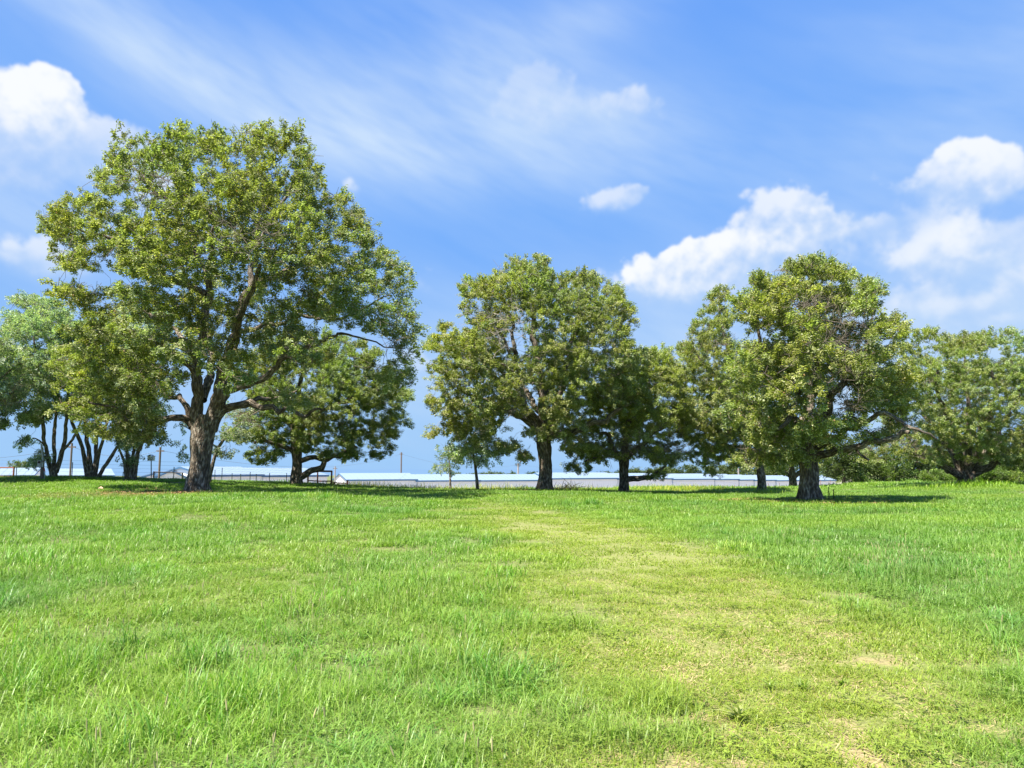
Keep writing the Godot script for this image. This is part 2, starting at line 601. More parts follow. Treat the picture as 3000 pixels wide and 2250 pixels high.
	var shares := PackedFloat32Array()
	var from_node := mini(skip_below, int(plan.tubes[0][0].size() * 0.3))
	for ci in order:
		var c := plan.clumps[ci]
		var best := 1e9
		var near := from_node
		for k in range(from_node, plan.pos.size()):
			var cost := plan.pos[k].distance_to(c) + 0.32 * plan.run[k]
			if cost < best:
				best = cost
				near = k
		var a := plan.pos[near]
		var back := plan.par[near]
		var go := (a - plan.pos[back]).normalized() if back >= 0 else Vector3.UP
		var reach := a.distance_to(c)
		if reach < 0.05:
			continue
		var bend := a + (go * 0.55 + (c - a).normalized() * 0.45) * reach * 0.5 + Vector3(r.randf_range(-1, 1), r.randf_range(-0.4, 1), r.randf_range(-1, 1)) * reach * 0.12
		var n := maxi(1, int(ceil(reach / 0.55)))
		var join := near
		for k in n:
			var t := float(k + 1) / n
			var p := a.lerp(bend, t).lerp(bend.lerp(c, t), t)
			if k < n - 1:
				p += Vector3(r.randf_range(-1, 1), r.randf_range(-1, 1), r.randf_range(-1, 1)) * 0.05
			plan.pos.append(p)
			plan.par.append(join)
			plan.run.append(plan.run[join] + plan.pos[join].distance_to(p))
			plan.rad.append(0.0)
			plan.set_by_hand.append(0)
			join = plan.pos.size() - 1
		# twigs in the clump
		var twigs := 9 if plan.bare[ci] else 3
		for k in twigs:
			var o := Vector3(r.randf_range(-1, 1), r.randf_range(-0.5, 1), r.randf_range(-1, 1)).normalized() * r.randf_range(0.35, 0.75)
			var p := c + o
			plan.pos.append(p)
			plan.par.append(join)
			plan.run.append(0.0)
			plan.rad.append(-1.0)
			plan.set_by_hand.append(0)
			if plan.bare[ci]:
				var here := plan.pos.size() - 1
				for m in 2:
					plan.pos.append(p + (o.normalized() + Vector3(r.randf_range(-1, 1), r.randf_range(-0.6, 1), r.randf_range(-1, 1)) * 0.8).normalized() * r.randf_range(0.2, 0.5))
					plan.par.append(here)
					plan.run.append(0.0)
					plan.rad.append(-1.0)
					plan.set_by_hand.append(0)
	# thickness: each branch carries the cross-sections of what it feeds
	var load_ := PackedFloat32Array()
	load_.resize(plan.pos.size())
	for k in range(plan.pos.size() - 1, first_free - 1, -1):
		load_[k] += 1.0 if load_[k] == 0.0 else 0.0
		load_[plan.par[k]] += load_[k] * (0.22 if plan.rad[k] < 0.0 else 1.0)
	var thin: float = s.get("thin", 0.013)
	for k in range(first_free, plan.pos.size()):
		plan.rad[k] = thin * (0.62 if plan.rad[k] < 0.0 else pow(load_[k], 0.46))
	var sh := Shape.new()
	var tone: Color = s.get("twig_tone", Color(0.17, 0.145, 0.12))
	var dead: Color = Color(0.27, 0.245, 0.22)
	for k in range(first_free, plan.pos.size()):
		var up_ := plan.par[k]
		var r0 := plan.rad[up_] if not plan.set_by_hand[up_] else minf(plan.rad[up_] * 0.8, plan.rad[k] * 1.25)
		var r1 := plan.rad[k]
		var sides := 7 if r0 > 0.07 else (5 if r0 > 0.03 else 3)
		var col := tone
		for b in bare_lobes:
			pass
		if s.has("dead_side") and r1 < 0.04 and plan.pos[k].x < s.dead_side:
			col = dead
		sh.tube(PackedVector3Array([plan.pos[up_], plan.pos[k]]), PackedFloat32Array([r0, r1]), sides, col)
	plan.branches = sh
	# leaves
	var per: float = s.get("sprays", 6.0)
	var size: float = s.get("size", 1.0)
	var wide: float = s.get("wide", 0.41)
	var hue := noise_of(900 + which, 0.22, 3)
	var tint: Color = s.get("tint", Color.WHITE)
	var mid_crown := px(cr[0], cr[1], d)
	var some_bare: float = s.get("sparse", 0.04)
	for ci in plan.clumps.size():
		if plan.bare[ci] or r.randf() < some_bare:
			continue
		var c := plan.clumps[ci]
		var away := (c - mid_crown).normalized()
		var g := 1.0 + 0.40 * hue.get_noise_3dv(c) + r.randf_range(-0.14, 0.14)
		var warm := 1.0 + 0.16 * hue.get_noise_3d(c.x * 0.7 + 40.0, c.y * 0.7, c.z * 0.7) + r.randf_range(-0.06, 0.06)
		var n := int(per * r.randf_range(0.65, 1.35) + 0.5)
		for k in n:
			var o := Vector3(r.randfn() * 0.55, r.randfn() * 0.38, r.randfn() * 0.55) * wide
			var head := (away * 0.7 + Vector3(r.randf_range(-1, 1), r.randf_range(-0.7, 0.5), r.randf_range(-1, 1)) + Vector3(0.25, 0, 0)).normalized()
			var lift := Vector3(r.randf_range(-0.5, 0.5), 1, r.randf_range(-0.5, 0.5)).normalized()
			var bz := head
			var bx := lift.cross(bz).normalized()
			var by := bz.cross(bx)
			var sz := size * r.randf_range(0.75, 1.25)
			plan.leaf_t.append(Transform3D(Basis(bx * sz, by * sz, bz * sz), c + o))
			plan.leaf_c.append(Color(tint.r * g * warm, tint.g * g, tint.b * g / warm))

func raise_tree(plan: Plan) -> Node3D:
	var s: Dictionary = plan.spec
	var o := thing(s.name, s.label, s.get("category", "tree"), plan.base, s.get("group", ""))
	var noise := noise_of(31, 0.5, 3)
	for i in plan.tubes.size():
		var sh := Shape.new()
		var pp: PackedVector3Array = plan.tubes[i][0].duplicate()
		var rr: PackedFloat32Array = plan.tubes[i][1]
		for k in pp.size():
			pp[k] -= plan.base
		var big := rr[0] > 0.25
		var tone: Color = s.get("bark", Color(1.05, 0.98, 0.90))
		sh.tube(pp, rr, 40 if big and i == 0 else (14 if rr[0] > 0.1 else 8), tone, 0.16 if i == 0 else 0.13, noise, s.get("flare", 0.45) if i == 0 else 0.0)
		part("trunk" if i == 0 else "limb", sh.made(), M.bark, o)
	if plan.branches.v.size() > 0:
		for k in plan.branches.v.size():
			plan.branches.v[k] -= plan.base
		part("branches", plan.branches.made(), M.twig, o).set_meta("kind", "stuff")
	if plan.leaf_t.size() > 0:
		var mm := MultiMesh.new()
		mm.transform_format = MultiMesh.TRANSFORM_3D
		mm.use_colors = true
		mm.mesh = sprays[s.get("leaf", "oak")]
		mm.instance_count = plan.leaf_t.size()
		for k in plan.leaf_t.size():
			var t := plan.leaf_t[k]
			t.origin -= plan.base
			mm.set_instance_transform(k, t)
			mm.set_instance_color(k, plan.leaf_c[k])
		var crown := MultiMeshInstance3D.new()
		crown.name = "crown"
		crown.multimesh = mm
		crown.material_override = M.leaf
		crown.set_meta("kind", "stuff")
		o.add_child(crown, true)
	return o

func add_tree(spec: Dictionary) -> void:
	var p := Plan.new()
	p.spec = spec
	plans.append(p)

func oaks() -> void:
	var g := "old oaks standing in the pasture"
	add_tree({"name": "oak_tree", "label": "largest oak, forked trunk with one long level branch over brown ground", "group": g, "d": 38.0, "clumps": 1500, "sprays": 5.6, "gap": 0.60, "flare": 0.6, "void": -0.09,
		"trunk": [[577, 1449, 31.7], [577, 1425, 30.8], [583, 1390, 29.5], [587, 1340, 29.0], [592, 1295, 30.8], [597, 1262, 32.6], [600, 1235, 26.4], [602, 1215, 17.6]],
		"limbs": [
			[[584, 1262, 21.5], [580, 1220, 19.8], [577, 1170, 17.2], [573, 1100, 14.6], [575, 1020, 12.9, -0.4], [600, 940, 11.2, -0.8], [608, 880, 10.3, -1], [600, 800, 7.7, -1.5], [622, 720, 6.0, -2], [640, 640, 4.3, -2.4], [630, 540, 2.6, -2.6]],
			[[612, 1262, 24.9], [634, 1190, 23.2], [650, 1120, 21.5], [664, 1050, 18.1, 0.4], [688, 970, 14.6, 0.8], [705, 895, 12.0, 1], [730, 833, 10.3, 1.2], [745, 750, 6.9, 1.6], [760, 660, 5.2, 2], [772, 540, 2.6, 2.4]],
			[[568, 1248, 13.3], [548, 1226, 11.7], [520, 1227, 10.1, -0.5], [470, 1232, 8.6, -1], [420, 1239, 7.0, -1.6], [380, 1226, 5.5, -2], [330, 1200, 3.9, -2.6], [250, 1175, 2.3, -3]],
			[[552, 1226, 9.6], [545, 1185, 8.8], [530, 1167, 7.2, 0.3], [490, 1156, 6.4, 0.8], [450, 1120, 4.8, 1.3], [380, 1080, 3.2, 2]],
			[[638, 1215, 14.5], [668, 1192, 12.4], [720, 1184, 9.6, -0.6], [770, 1190, 8.2, -1.2], [820, 1205, 6.9, -1.8], [880, 1212, 4.8, -2.3], [950, 1195, 2.7, -3]],
			[[690, 1188, 8.0], [740, 1172, 7.2, 0.6], [800, 1164, 5.6, 1.4], [870, 1150, 3.2, 2.2]],
			[[648, 1150, 10.8], [720, 1132, 9.4, -0.4], [785, 1095, 8.6, -0.7], [840, 1055, 7.9, -1], [890, 1028, 7.2, -1.2], [985, 975, 4.1, -1.4], [1040, 985, 3.0, -1.5], [1100, 1006, 2.2, -1.6], [1180, 1028, 1.3, -1.7]],
			[[690, 975, 7.9, 0.8], [760, 958, 6.5, 0.6], [850, 940, 5.8, 0.4], [900, 931, 5.0, 0.2], [980, 936, 4.3, 0], [1060, 905, 2.9, 0], [1140, 860, 1.8, 0]],
			[[738, 832, 7.7, 1.2], [790, 810, 6.9, 1.4], [830, 800, 6.0, 1.6], [890, 760, 4.3, 2], [960, 690, 2.6, 2.4]],
			[[604, 862, 9, -1], [540, 832, 8, -1.2], [500, 815, 7, -1.4], [440, 790, 6, -1.8], [390, 750, 5, -2], [320, 700, 4, -2.4], [230, 665, 2.5, -2.8]],
			[[602, 800, 7, -1.5], [555, 700, 6, -1.2], [500, 610, 5, -1], [440, 540, 4, -0.8], [380, 480, 2.5, -0.6]],
			[[748, 740, 6, 1.6], [800, 640, 5, 1.4], [850, 550, 4, 1], [880, 480, 2.5, 0.8]],
			[[592, 1170, 13], [606, 1120, 12, 1], [620, 1060, 11, 2.4], [600, 960, 9, 4.4], [560, 860, 6, 5.8], [520, 760, 4, 6.6]],
			[[650, 1110, 12], [662, 1060, 11, -1.6], [690, 980, 9, -3.6], [720, 880, 7, -5.4], [760, 780, 4, -6.6]],
			[[576, 1100, 9], [520, 1040, 8, -1.6], [450, 1000, 6, -3.4], [360, 970, 4, -4.6]],
			[[574, 1060, 9], [520, 980, 8, 2], [440, 920, 6, 3.8], [350, 880, 4, 5]]],
		"lobes": [[430, 480, 130, 85], [370, 400, 26, 20], [560, 435, 115, 75], [690, 420, 120, 62], [800, 430, 110, 72], [890, 500, 62, 78], [330, 540, 60, 50], [250, 600, 65, 48], [300, 650, 185, 80], [190, 660, 72, 58], [480, 640, 150, 105], [660, 580, 170, 130], [840, 610, 140, 120], [960, 640, 110, 90], [1060, 690, 52, 58],
			[350, 760, 200, 72], [560, 770, 170, 100], [750, 760, 160, 110], [940, 790, 150, 95], [1090, 800, 110, 95], [1180, 870, 58, 88], [215, 850, 95, 36], [400, 890, 200, 66], [610, 910, 120, 70], [890, 900, 130, 52], [1080, 920, 130, 60], [1170, 980, 70, 55], [1180, 1050, 50, 50],
			[300, 1000, 125, 90], [220, 1075, 85, 80], [215, 1170, 78, 75], [330, 1150, 135, 100], [450, 1080, 125, 95], [400, 1245, 90, 52], [300, 1250, 70, 40], [500, 1000, 110, 66], [600, 1010, 100, 55], [690, 1050, 70, 50], [860, 1165, 80, 35], [1150, 1100, 60, 45], [820, 985, 130, 60], [900, 1040, 90, 40], [760, 900, 80, 70], [700, 1100, 60, 50], [960, 900, 100, 50]],
		"bare": [[445, 560, 75, 55, 0.75], [1120, 1020, 90, 40, 0.6], [620, 700, 60, 60, 0.3], [760, 700, 60, 80, 0.25], [900, 1060, 80, 60, 0.4]],
		"crown": [660, 790, 600, 560, 8.6]})
	add_tree({"name": "oak_tree", "label": "dense dark oak behind the rusty pipe frame, with one low branch", "group": g, "d": 57.0, "clumps": 760, "sprays": 7.0, "gap": 0.66, "tint": Color(0.88, 0.95, 0.88),
		"trunk": [[868, 1418, 17], [868, 1395, 15.5], [870, 1360, 14.5], [868, 1310, 14], [862, 1260, 12], [868, 1200, 9], [880, 1120, 6], [900, 1040, 3]],
		"limbs": [[[882, 1398, 10], [910, 1381, 9, -0.4], [945, 1360, 8, -0.8], [985, 1338, 5, -1.2], [1040, 1325, 3, -2]], [[878, 1350, 8], [915, 1341, 7], [970, 1340, 5, 0.5], [1050, 1310, 3, 1]], [[862, 1325, 8], [810, 1300, 6, -1], [740, 1300, 3, -2]], [[870, 1270, 9], [940, 1210, 6, -2], [1040, 1160, 4, -3], [1140, 1140, 2, -3]], [[864, 1260, 8], [800, 1180, 6, 2], [760, 1120, 3, 3]]],
		"lobes": [[900, 1025, 140, 66], [1000, 1045, 120, 62], [800, 1060, 90, 60], [780, 1120, 90, 75], [1060, 1130, 110, 65], [1155, 1165, 66, 48], [920, 1160, 190, 85], [800, 1230, 110, 75], [740, 1290, 45, 62], [960, 1265, 145, 66], [1100, 1240, 100, 75], [1150, 1290, 50, 45], [1120, 1330, 45, 22], [880, 1290, 140, 40], [1000, 1325, 90, 25], [780, 1325, 60, 36]],
		"crown": [940, 1180, 280, 215, 6.2]})
	add_tree({"name": "oak_tree", "label": "oak with grey dead branches and a heap of cut brush at its foot", "group": g, "d": 50.0, "clumps": 1400, "sprays": 5.6, "tint": Color(1.06, 1.06, 1.06), "gap": 0.60, "flare": 0.5, "dead_side": 1.2, "void": -0.22,
		"trunk": [[1597, 1442, 22], [1597, 1415, 21], [1597, 1380, 19.5], [1596, 1330, 19], [1592, 1295, 20], [1590, 1262, 19], [1590, 1240, 15]],
		"limbs": [[[1582, 1258, 13], [1545, 1231, 11, -0.5], [1500, 1210, 9, -1], [1455, 1190, 7, -1.6], [1420, 1175, 5, -2], [1350, 1145, 3, -2.5]], [[1586, 1250, 13], [1560, 1216, 11, -0.6], [1537, 1190, 9, -1], [1522, 1150, 8, -1.4], [1516, 1100, 7, -1.6], [1507, 1040, 6, -2], [1500, 960, 4.5, -2.2], [1480, 870, 3, -2.4]],
			[[1516, 1100, 4, -1.6], [1470, 1065, 3.4, -2.2], [1410, 1035, 2.6, -2.6], [1360, 1010, 1.8, -2.8]], [[1512, 1070, 4, -1.8], [1475, 990, 3.2, -2.6], [1440, 920, 2.2, -3]], [[1600, 1255, 13], [1625, 1216, 11, -0.5], [1640, 1170, 9, -0.8], [1660, 1080, 7, -1], [1685, 980, 5, -1.2], [1700, 870, 3, -1.2]],
			[[1605, 1275, 11], [1650, 1268, 10, -1], [1695, 1262, 9, -1.6], [1740, 1240, 8, -2], [1785, 1218, 7, -2.2], [1840, 1190, 4, -2.4]], [[1592, 1245, 14], [1588, 1150, 11, 0.6], [1575, 1050, 9, 1], [1560, 950, 7, 1.2], [1570, 850, 5, 1.2], [1550, 780, 3, 1]], [[1592, 1235, 11], [1600, 1150, 9, 2], [1660, 1060, 7, 4], [1720, 960, 4, 5]], [[1590, 1235, 9], [1540, 1150, 7, 2.5], [1440, 1060, 5, 4.5], [1370, 980, 3, 5]]],
		"lobes": [[1500, 790, 56, 42], [1570, 800, 52, 52], [1400, 850, 66, 46], [1500, 860, 115, 66], [1600, 870, 95, 70], [1700, 825, 72, 36], [1720, 880, 105, 66], [1800, 860, 32, 36], [1790, 930, 72, 76], [1640, 960, 135, 95], [1820, 990, 40, 70], [1760, 1040, 105, 85], [1840, 1060, 42, 55], [1370, 905, 36, 30], [1300, 1010, 60, 40], [1300, 955, 22, 12], [1295, 1095, 62, 55], [1290, 1165, 50, 35], [1380, 1080, 85, 66], [1360, 1180, 95, 60], [1275, 1262, 30, 18], [1400, 1250, 95, 52], [1470, 1300, 52, 32], [1420, 1000, 80, 60], [1440, 1180, 70, 60], [1430, 1090, 75, 70], [1360, 1010, 70, 50], [1440, 940, 75, 60], [1455, 1050, 85, 75], [1480, 1150, 75, 60], [1340, 1240, 50, 36],
			[1620, 1080, 115, 85], [1700, 1130, 125, 75], [1800, 1150, 85, 65], [1650, 1190, 85, 55], [1660, 1250, 90, 45], [1700, 1300, 62, 45], [1580, 1262, 48, 26], [1535, 1330, 34, 16], [1500, 1180, 60, 50]],
		"bare": [[1475, 960, 65, 75, 0.5], [1540, 1170, 40, 55, 0.45], [1340, 930, 60, 25, 0.5]],
		"crown": [1570, 1050, 350, 320, 6.6]})
	add_tree({"name": "oak_tree", "label": "oak with a tangle of bare twigs round its short trunk", "group": g, "d": 53.0, "clumps": 560, "sprays": 6.0, "gap": 0.62, "tint": Color(1.25, 1.25, 1.15),
		"trunk": [[1828, 1447, 16], [1828, 1420, 14], [1827, 1380, 13.5], [1829, 1350, 15], [1830, 1320, 11], [1840, 1250, 8], [1870, 1150, 5], [1900, 1060, 3]],
		"limbs": [[[1836, 1404, 9], [1870, 1403, 8, -0.4], [1910, 1390, 6, -0.8], [1950, 1370, 3, -1]], [[1820, 1350, 9], [1790, 1300, 7, -1], [1750, 1260, 4, -1.6]], [[1836, 1340, 9], [1890, 1290, 7, -1], [1950, 1240, 4, -1.6], [1990, 1180, 2.5, -2]], [[1824, 1345, 6], [1780, 1338, 4, -1.4], [1720, 1352, 2.5, -2.4]]],
		"lobes": [[1900, 1050, 52, 42], [1940, 1045, 36, 26], [1870, 1120, 95, 76], [1960, 1110, 50, 66], [1800, 1250, 100, 55], [1900, 1230, 105, 76], [1990, 1200, 46, 85], [1750, 1325, 75, 36], [1850, 1310, 110, 36], [1950, 1320, 70, 45], [1700, 1365, 50, 18], [1930, 1388, 44, 12], [1770, 1180, 60, 60]],
		"bare": [[1835, 1330, 60, 45, 0.75], [1970, 1290, 50, 50, 0.6]],
		"crown": [1880, 1200, 200, 215, 5.2]})
	add_tree({"name": "oak_tree", "label": "slim-trunked oak whose crown merges with the broad oak beside it", "group": g, "d": 57.0, "clumps": 680, "sprays": 5.6, "tint": Color(1.1, 1.1, 1.1), "gap": 0.66,
		"trunk": [[2232, 1449, 14], [2232, 1420, 12.5], [2228, 1380, 12], [2222, 1330, 12], [2215, 1280, 10], [2195, 1200, 8], [2160, 1100, 6], [2120, 980, 4], [2105, 880, 2]],
		"limbs": [[[2215, 1290, 7], [2150, 1240, 5, -1], [2080, 1200, 3, -2]], [[2195, 1200, 7], [2110, 1120, 5, 1], [2040, 1040, 3, 1.5]], [[2220, 1320, 6], [2170, 1310, 5, -1.4], [2090, 1320, 3, -2]]],
		"lobes": [[2105, 870, 40, 34], [2090, 940, 62, 52], [2035, 965, 26, 22], [2010, 1030, 32, 30], [2080, 1040, 85, 75], [2050, 1130, 80, 75], [2140, 1120, 85, 76], [2045, 1230, 80, 75], [2120, 1300, 95, 60], [2060, 1330, 60, 36], [2130, 1220, 95, 76], [2180, 1345, 50, 28], [2200, 1250, 55, 66], [2090, 1380, 22, 18]],
		"bare": [[1990, 1290, 40, 60, 0.5], [2150, 1010, 50, 50, 0.4]],
		"crown": [2110, 1120, 170, 285, 5.2]})
	add_tree({"name": "oak_tree", "label": "broad oak with two heavy level limbs and dark weeds beside its trunk", "group": g, "d": 38.0, "clumps": 1150, "sprays": 5.2, "tint": Color(1.12, 1.12, 1.12), "gap": 0.55, "flare": 0.55,
		"trunk": [[2374, 1470, 30], [2372, 1450, 28.5], [2370, 1420, 27], [2368, 1370, 26.5], [2366, 1340, 28], [2368, 1315, 24], [2372, 1295, 16]],
		"limbs": [[[2382, 1340, 12.6], [2430, 1326, 10.4, -0.8], [2480, 1306, 8.9, -1.7], [2540, 1295, 8.1, -2.6], [2620, 1280, 6.7, -3.4], [2665, 1263, 5.5, -3.8]], [[2386, 1315, 10.4], [2440, 1288, 8.1, -1.2], [2500, 1242, 7.4, -2.2], [2560, 1222, 6.7, -2.8], [2600, 1218, 5.9, -3.2], [2640, 1240, 4.8, -3.6], [2680, 1262, 3.7, -4], [2750, 1288, 1.9, -4.2]],
			[[2374, 1325, 19], [2394, 1270, 16, -0.3], [2410, 1222, 14, -0.7], [2435, 1180, 12, -1.1], [2455, 1130, 11, -1.4], [2474, 1098, 9.5, -1.5], [2470, 1078, 8, -1.6], [2456, 1050, 6, -1.7], [2468, 1000, 4, -1.8], [2500, 950, 2.5, -1.8]], [[2392, 1270, 14], [2372, 1160, 11, 0.8], [2380, 1050, 9, 1.2], [2390, 950, 7, 1.3], [2380, 860, 5, 1.3], [2368, 790, 3, 1.2]],
			[[2356, 1330, 14], [2332, 1255, 10, -1.4], [2312, 1222, 8, -2], [2290, 1230, 6, -2.3], [2278, 1255, 4, -2.4]], [[2362, 1310, 12], [2305, 1190, 9, 0.4], [2255, 1080, 7, 0.7], [2225, 1000, 5, 0.8], [2200, 890, 3, 0.8]], [[2372, 1300, 11], [2410, 1200, 9, 2], [2480, 1100, 7, 3.4], [2560, 1010, 4, 4.2]], [[2470, 1080, 5, -1.6], [2500, 1062, 4, -1.8], [2560, 1030, 2.5, -2]], [[2500, 1303, 5, -1], [2520, 1330, 4, -1.1], [2545, 1345, 2.5, -1.2]], [[2366, 1305, 11], [2350, 1200, 8, 2.4], [2330, 1080, 5, 4], [2310, 980, 3, 4.8]]],
		"lobes": [[2340, 785, 62, 36], [2400, 790, 80, 44], [2460, 808, 44, 36], [2540, 845, 46, 42], [2300, 850, 80, 55], [2222, 825, 16, 28], [2190, 890, 52, 42], [2260, 930, 85, 55], [2420, 880, 100, 55], [2520, 900, 55, 36], [2600, 945, 44, 34], [2630, 975, 22, 32], [2500, 980, 105, 55], [2380, 980, 115, 66], [2330, 1050, 115, 76], [2570, 1030, 55, 45], [2480, 1060, 75, 55], [2220, 1060, 85, 75], [2250, 1150, 105, 85], [2360, 1140, 105, 76], [2550, 1130, 75, 55], [2620, 1100, 62, 52], [2540, 1185, 85, 40], [2640, 1170, 62, 42], [2280, 1260, 100, 62], [2225, 1330, 80, 40], [2380, 1230, 75, 55], [2420, 1285, 50, 30], [2330, 1330, 50, 26], [2170, 1200, 60, 60], [2600, 1250, 50, 16], [2560, 1270, 60, 18], [2480, 1230, 50, 30], [2640, 1235, 50, 24]],
		"bare": [[2480, 1000, 75, 70, 0.6], [2410, 890, 85, 50, 0.5], [2470, 1150, 50, 70, 0.7], [2690, 1265, 90, 45, 0.7]],
		"crown": [2400, 1050, 280, 320, 5.6]})
	add_tree({"name": "oak_tree", "label": "low oak with a short thick trunk parting into spreading limbs before the sheds' end", "group": g, "d": 73.0, "clumps": 300, "sprays": 7.5, "gap": 0.72, "size": 1.1, "wide": 0.7, "tint": Color(0.88, 0.93, 0.9),
		"trunk": [[2323, 1435, 11.5], [2323, 1415, 10.5], [2321, 1395, 11.5], [2320, 1375, 8], [2318, 1340, 5], [2320, 1300, 3]],
		"limbs": [[[2316, 1395, 7], [2290, 1380, 5, -0.6], [2255, 1362, 3, -1]], [[2328, 1394, 7], [2350, 1376, 5, -0.4], [2385, 1350, 3, -0.8]]],
		"lobes": [[2270, 1335, 75, 42], [2330, 1300, 90, 55], [2250, 1362, 52, 16], [2390, 1330, 50, 36], [2300, 1250, 60, 40]],
		"crown": [2320, 1310, 120, 90, 4.6]})
	add_tree({"name": "oak_tree", "label": "wide low-forking oak behind a mound of long bright grass", "group": g, "d": 61.0, "clumps": 1050, "sprays": 5.8, "gap": 0.66, "tint": Color(1.08, 1.12, 1.1),
		"trunk": [[2830, 1421, 20], [2830, 1405, 19], [2830, 1388, 20], [2831, 1370, 14], [2836, 1310, 10], [2840, 1220, 7], [2830, 1100, 4], [2825, 1030, 2]],
		"limbs": [[[2820, 1395, 12], [2790, 1381, 10, -0.6], [2755, 1362, 7, -1.2], [2715, 1345, 4, -1.8], [2650, 1320, 2.5, -2.4]], [[2840, 1394, 13], [2880, 1376, 11, -0.6], [2920, 1356, 9, -1], [2960, 1330, 6, -1.4], [3010, 1290, 4, -1.8]], [[2844, 1384, 11], [2900, 1310, 8, 0.6], [2950, 1230, 6, 1], [2990, 1140, 3, 1.4]], [[2822, 1384, 9], [2770, 1300, 7, 0.8], [2720, 1230, 5, 1.4], [2670, 1160, 3, 1.8]], [[2826, 1380, 9], [2800, 1290, 7, -1.8], [2760, 1180, 5, -3.4], [2740, 1080, 3, -4.4]], [[2836, 1375, 9], [2880, 1270, 7, -2], [2910, 1160, 5, -3.6], [2900, 1060, 3, -4.4]]],
		"lobes": [[2720, 985, 66, 30], [2680, 1035, 62, 42], [2800, 1015, 85, 45], [2880, 1000, 62, 32], [2960, 1005, 52, 42], [2640, 1130, 50, 55], [2740, 1120, 105, 75], [2860, 1120, 105, 75], [2970, 1120, 66, 85], [3060, 1150, 75, 95], [2680, 1230, 105, 66], [2800, 1240, 105, 75], [2920, 1240, 105, 85], [3040, 1270, 85, 75], [2620, 1300, 80, 36], [2720, 1330, 80, 28], [2870, 1310, 80, 42], [2980, 1335, 70, 34], [2560, 1335, 50, 30], [3090, 1340, 60, 36]],
		"bare": [[2620, 1270, 60, 40, 0.5], [2700, 1310, 60, 36, 0.5]],
		"crown": [2830, 1190, 310, 225, 7.0]})

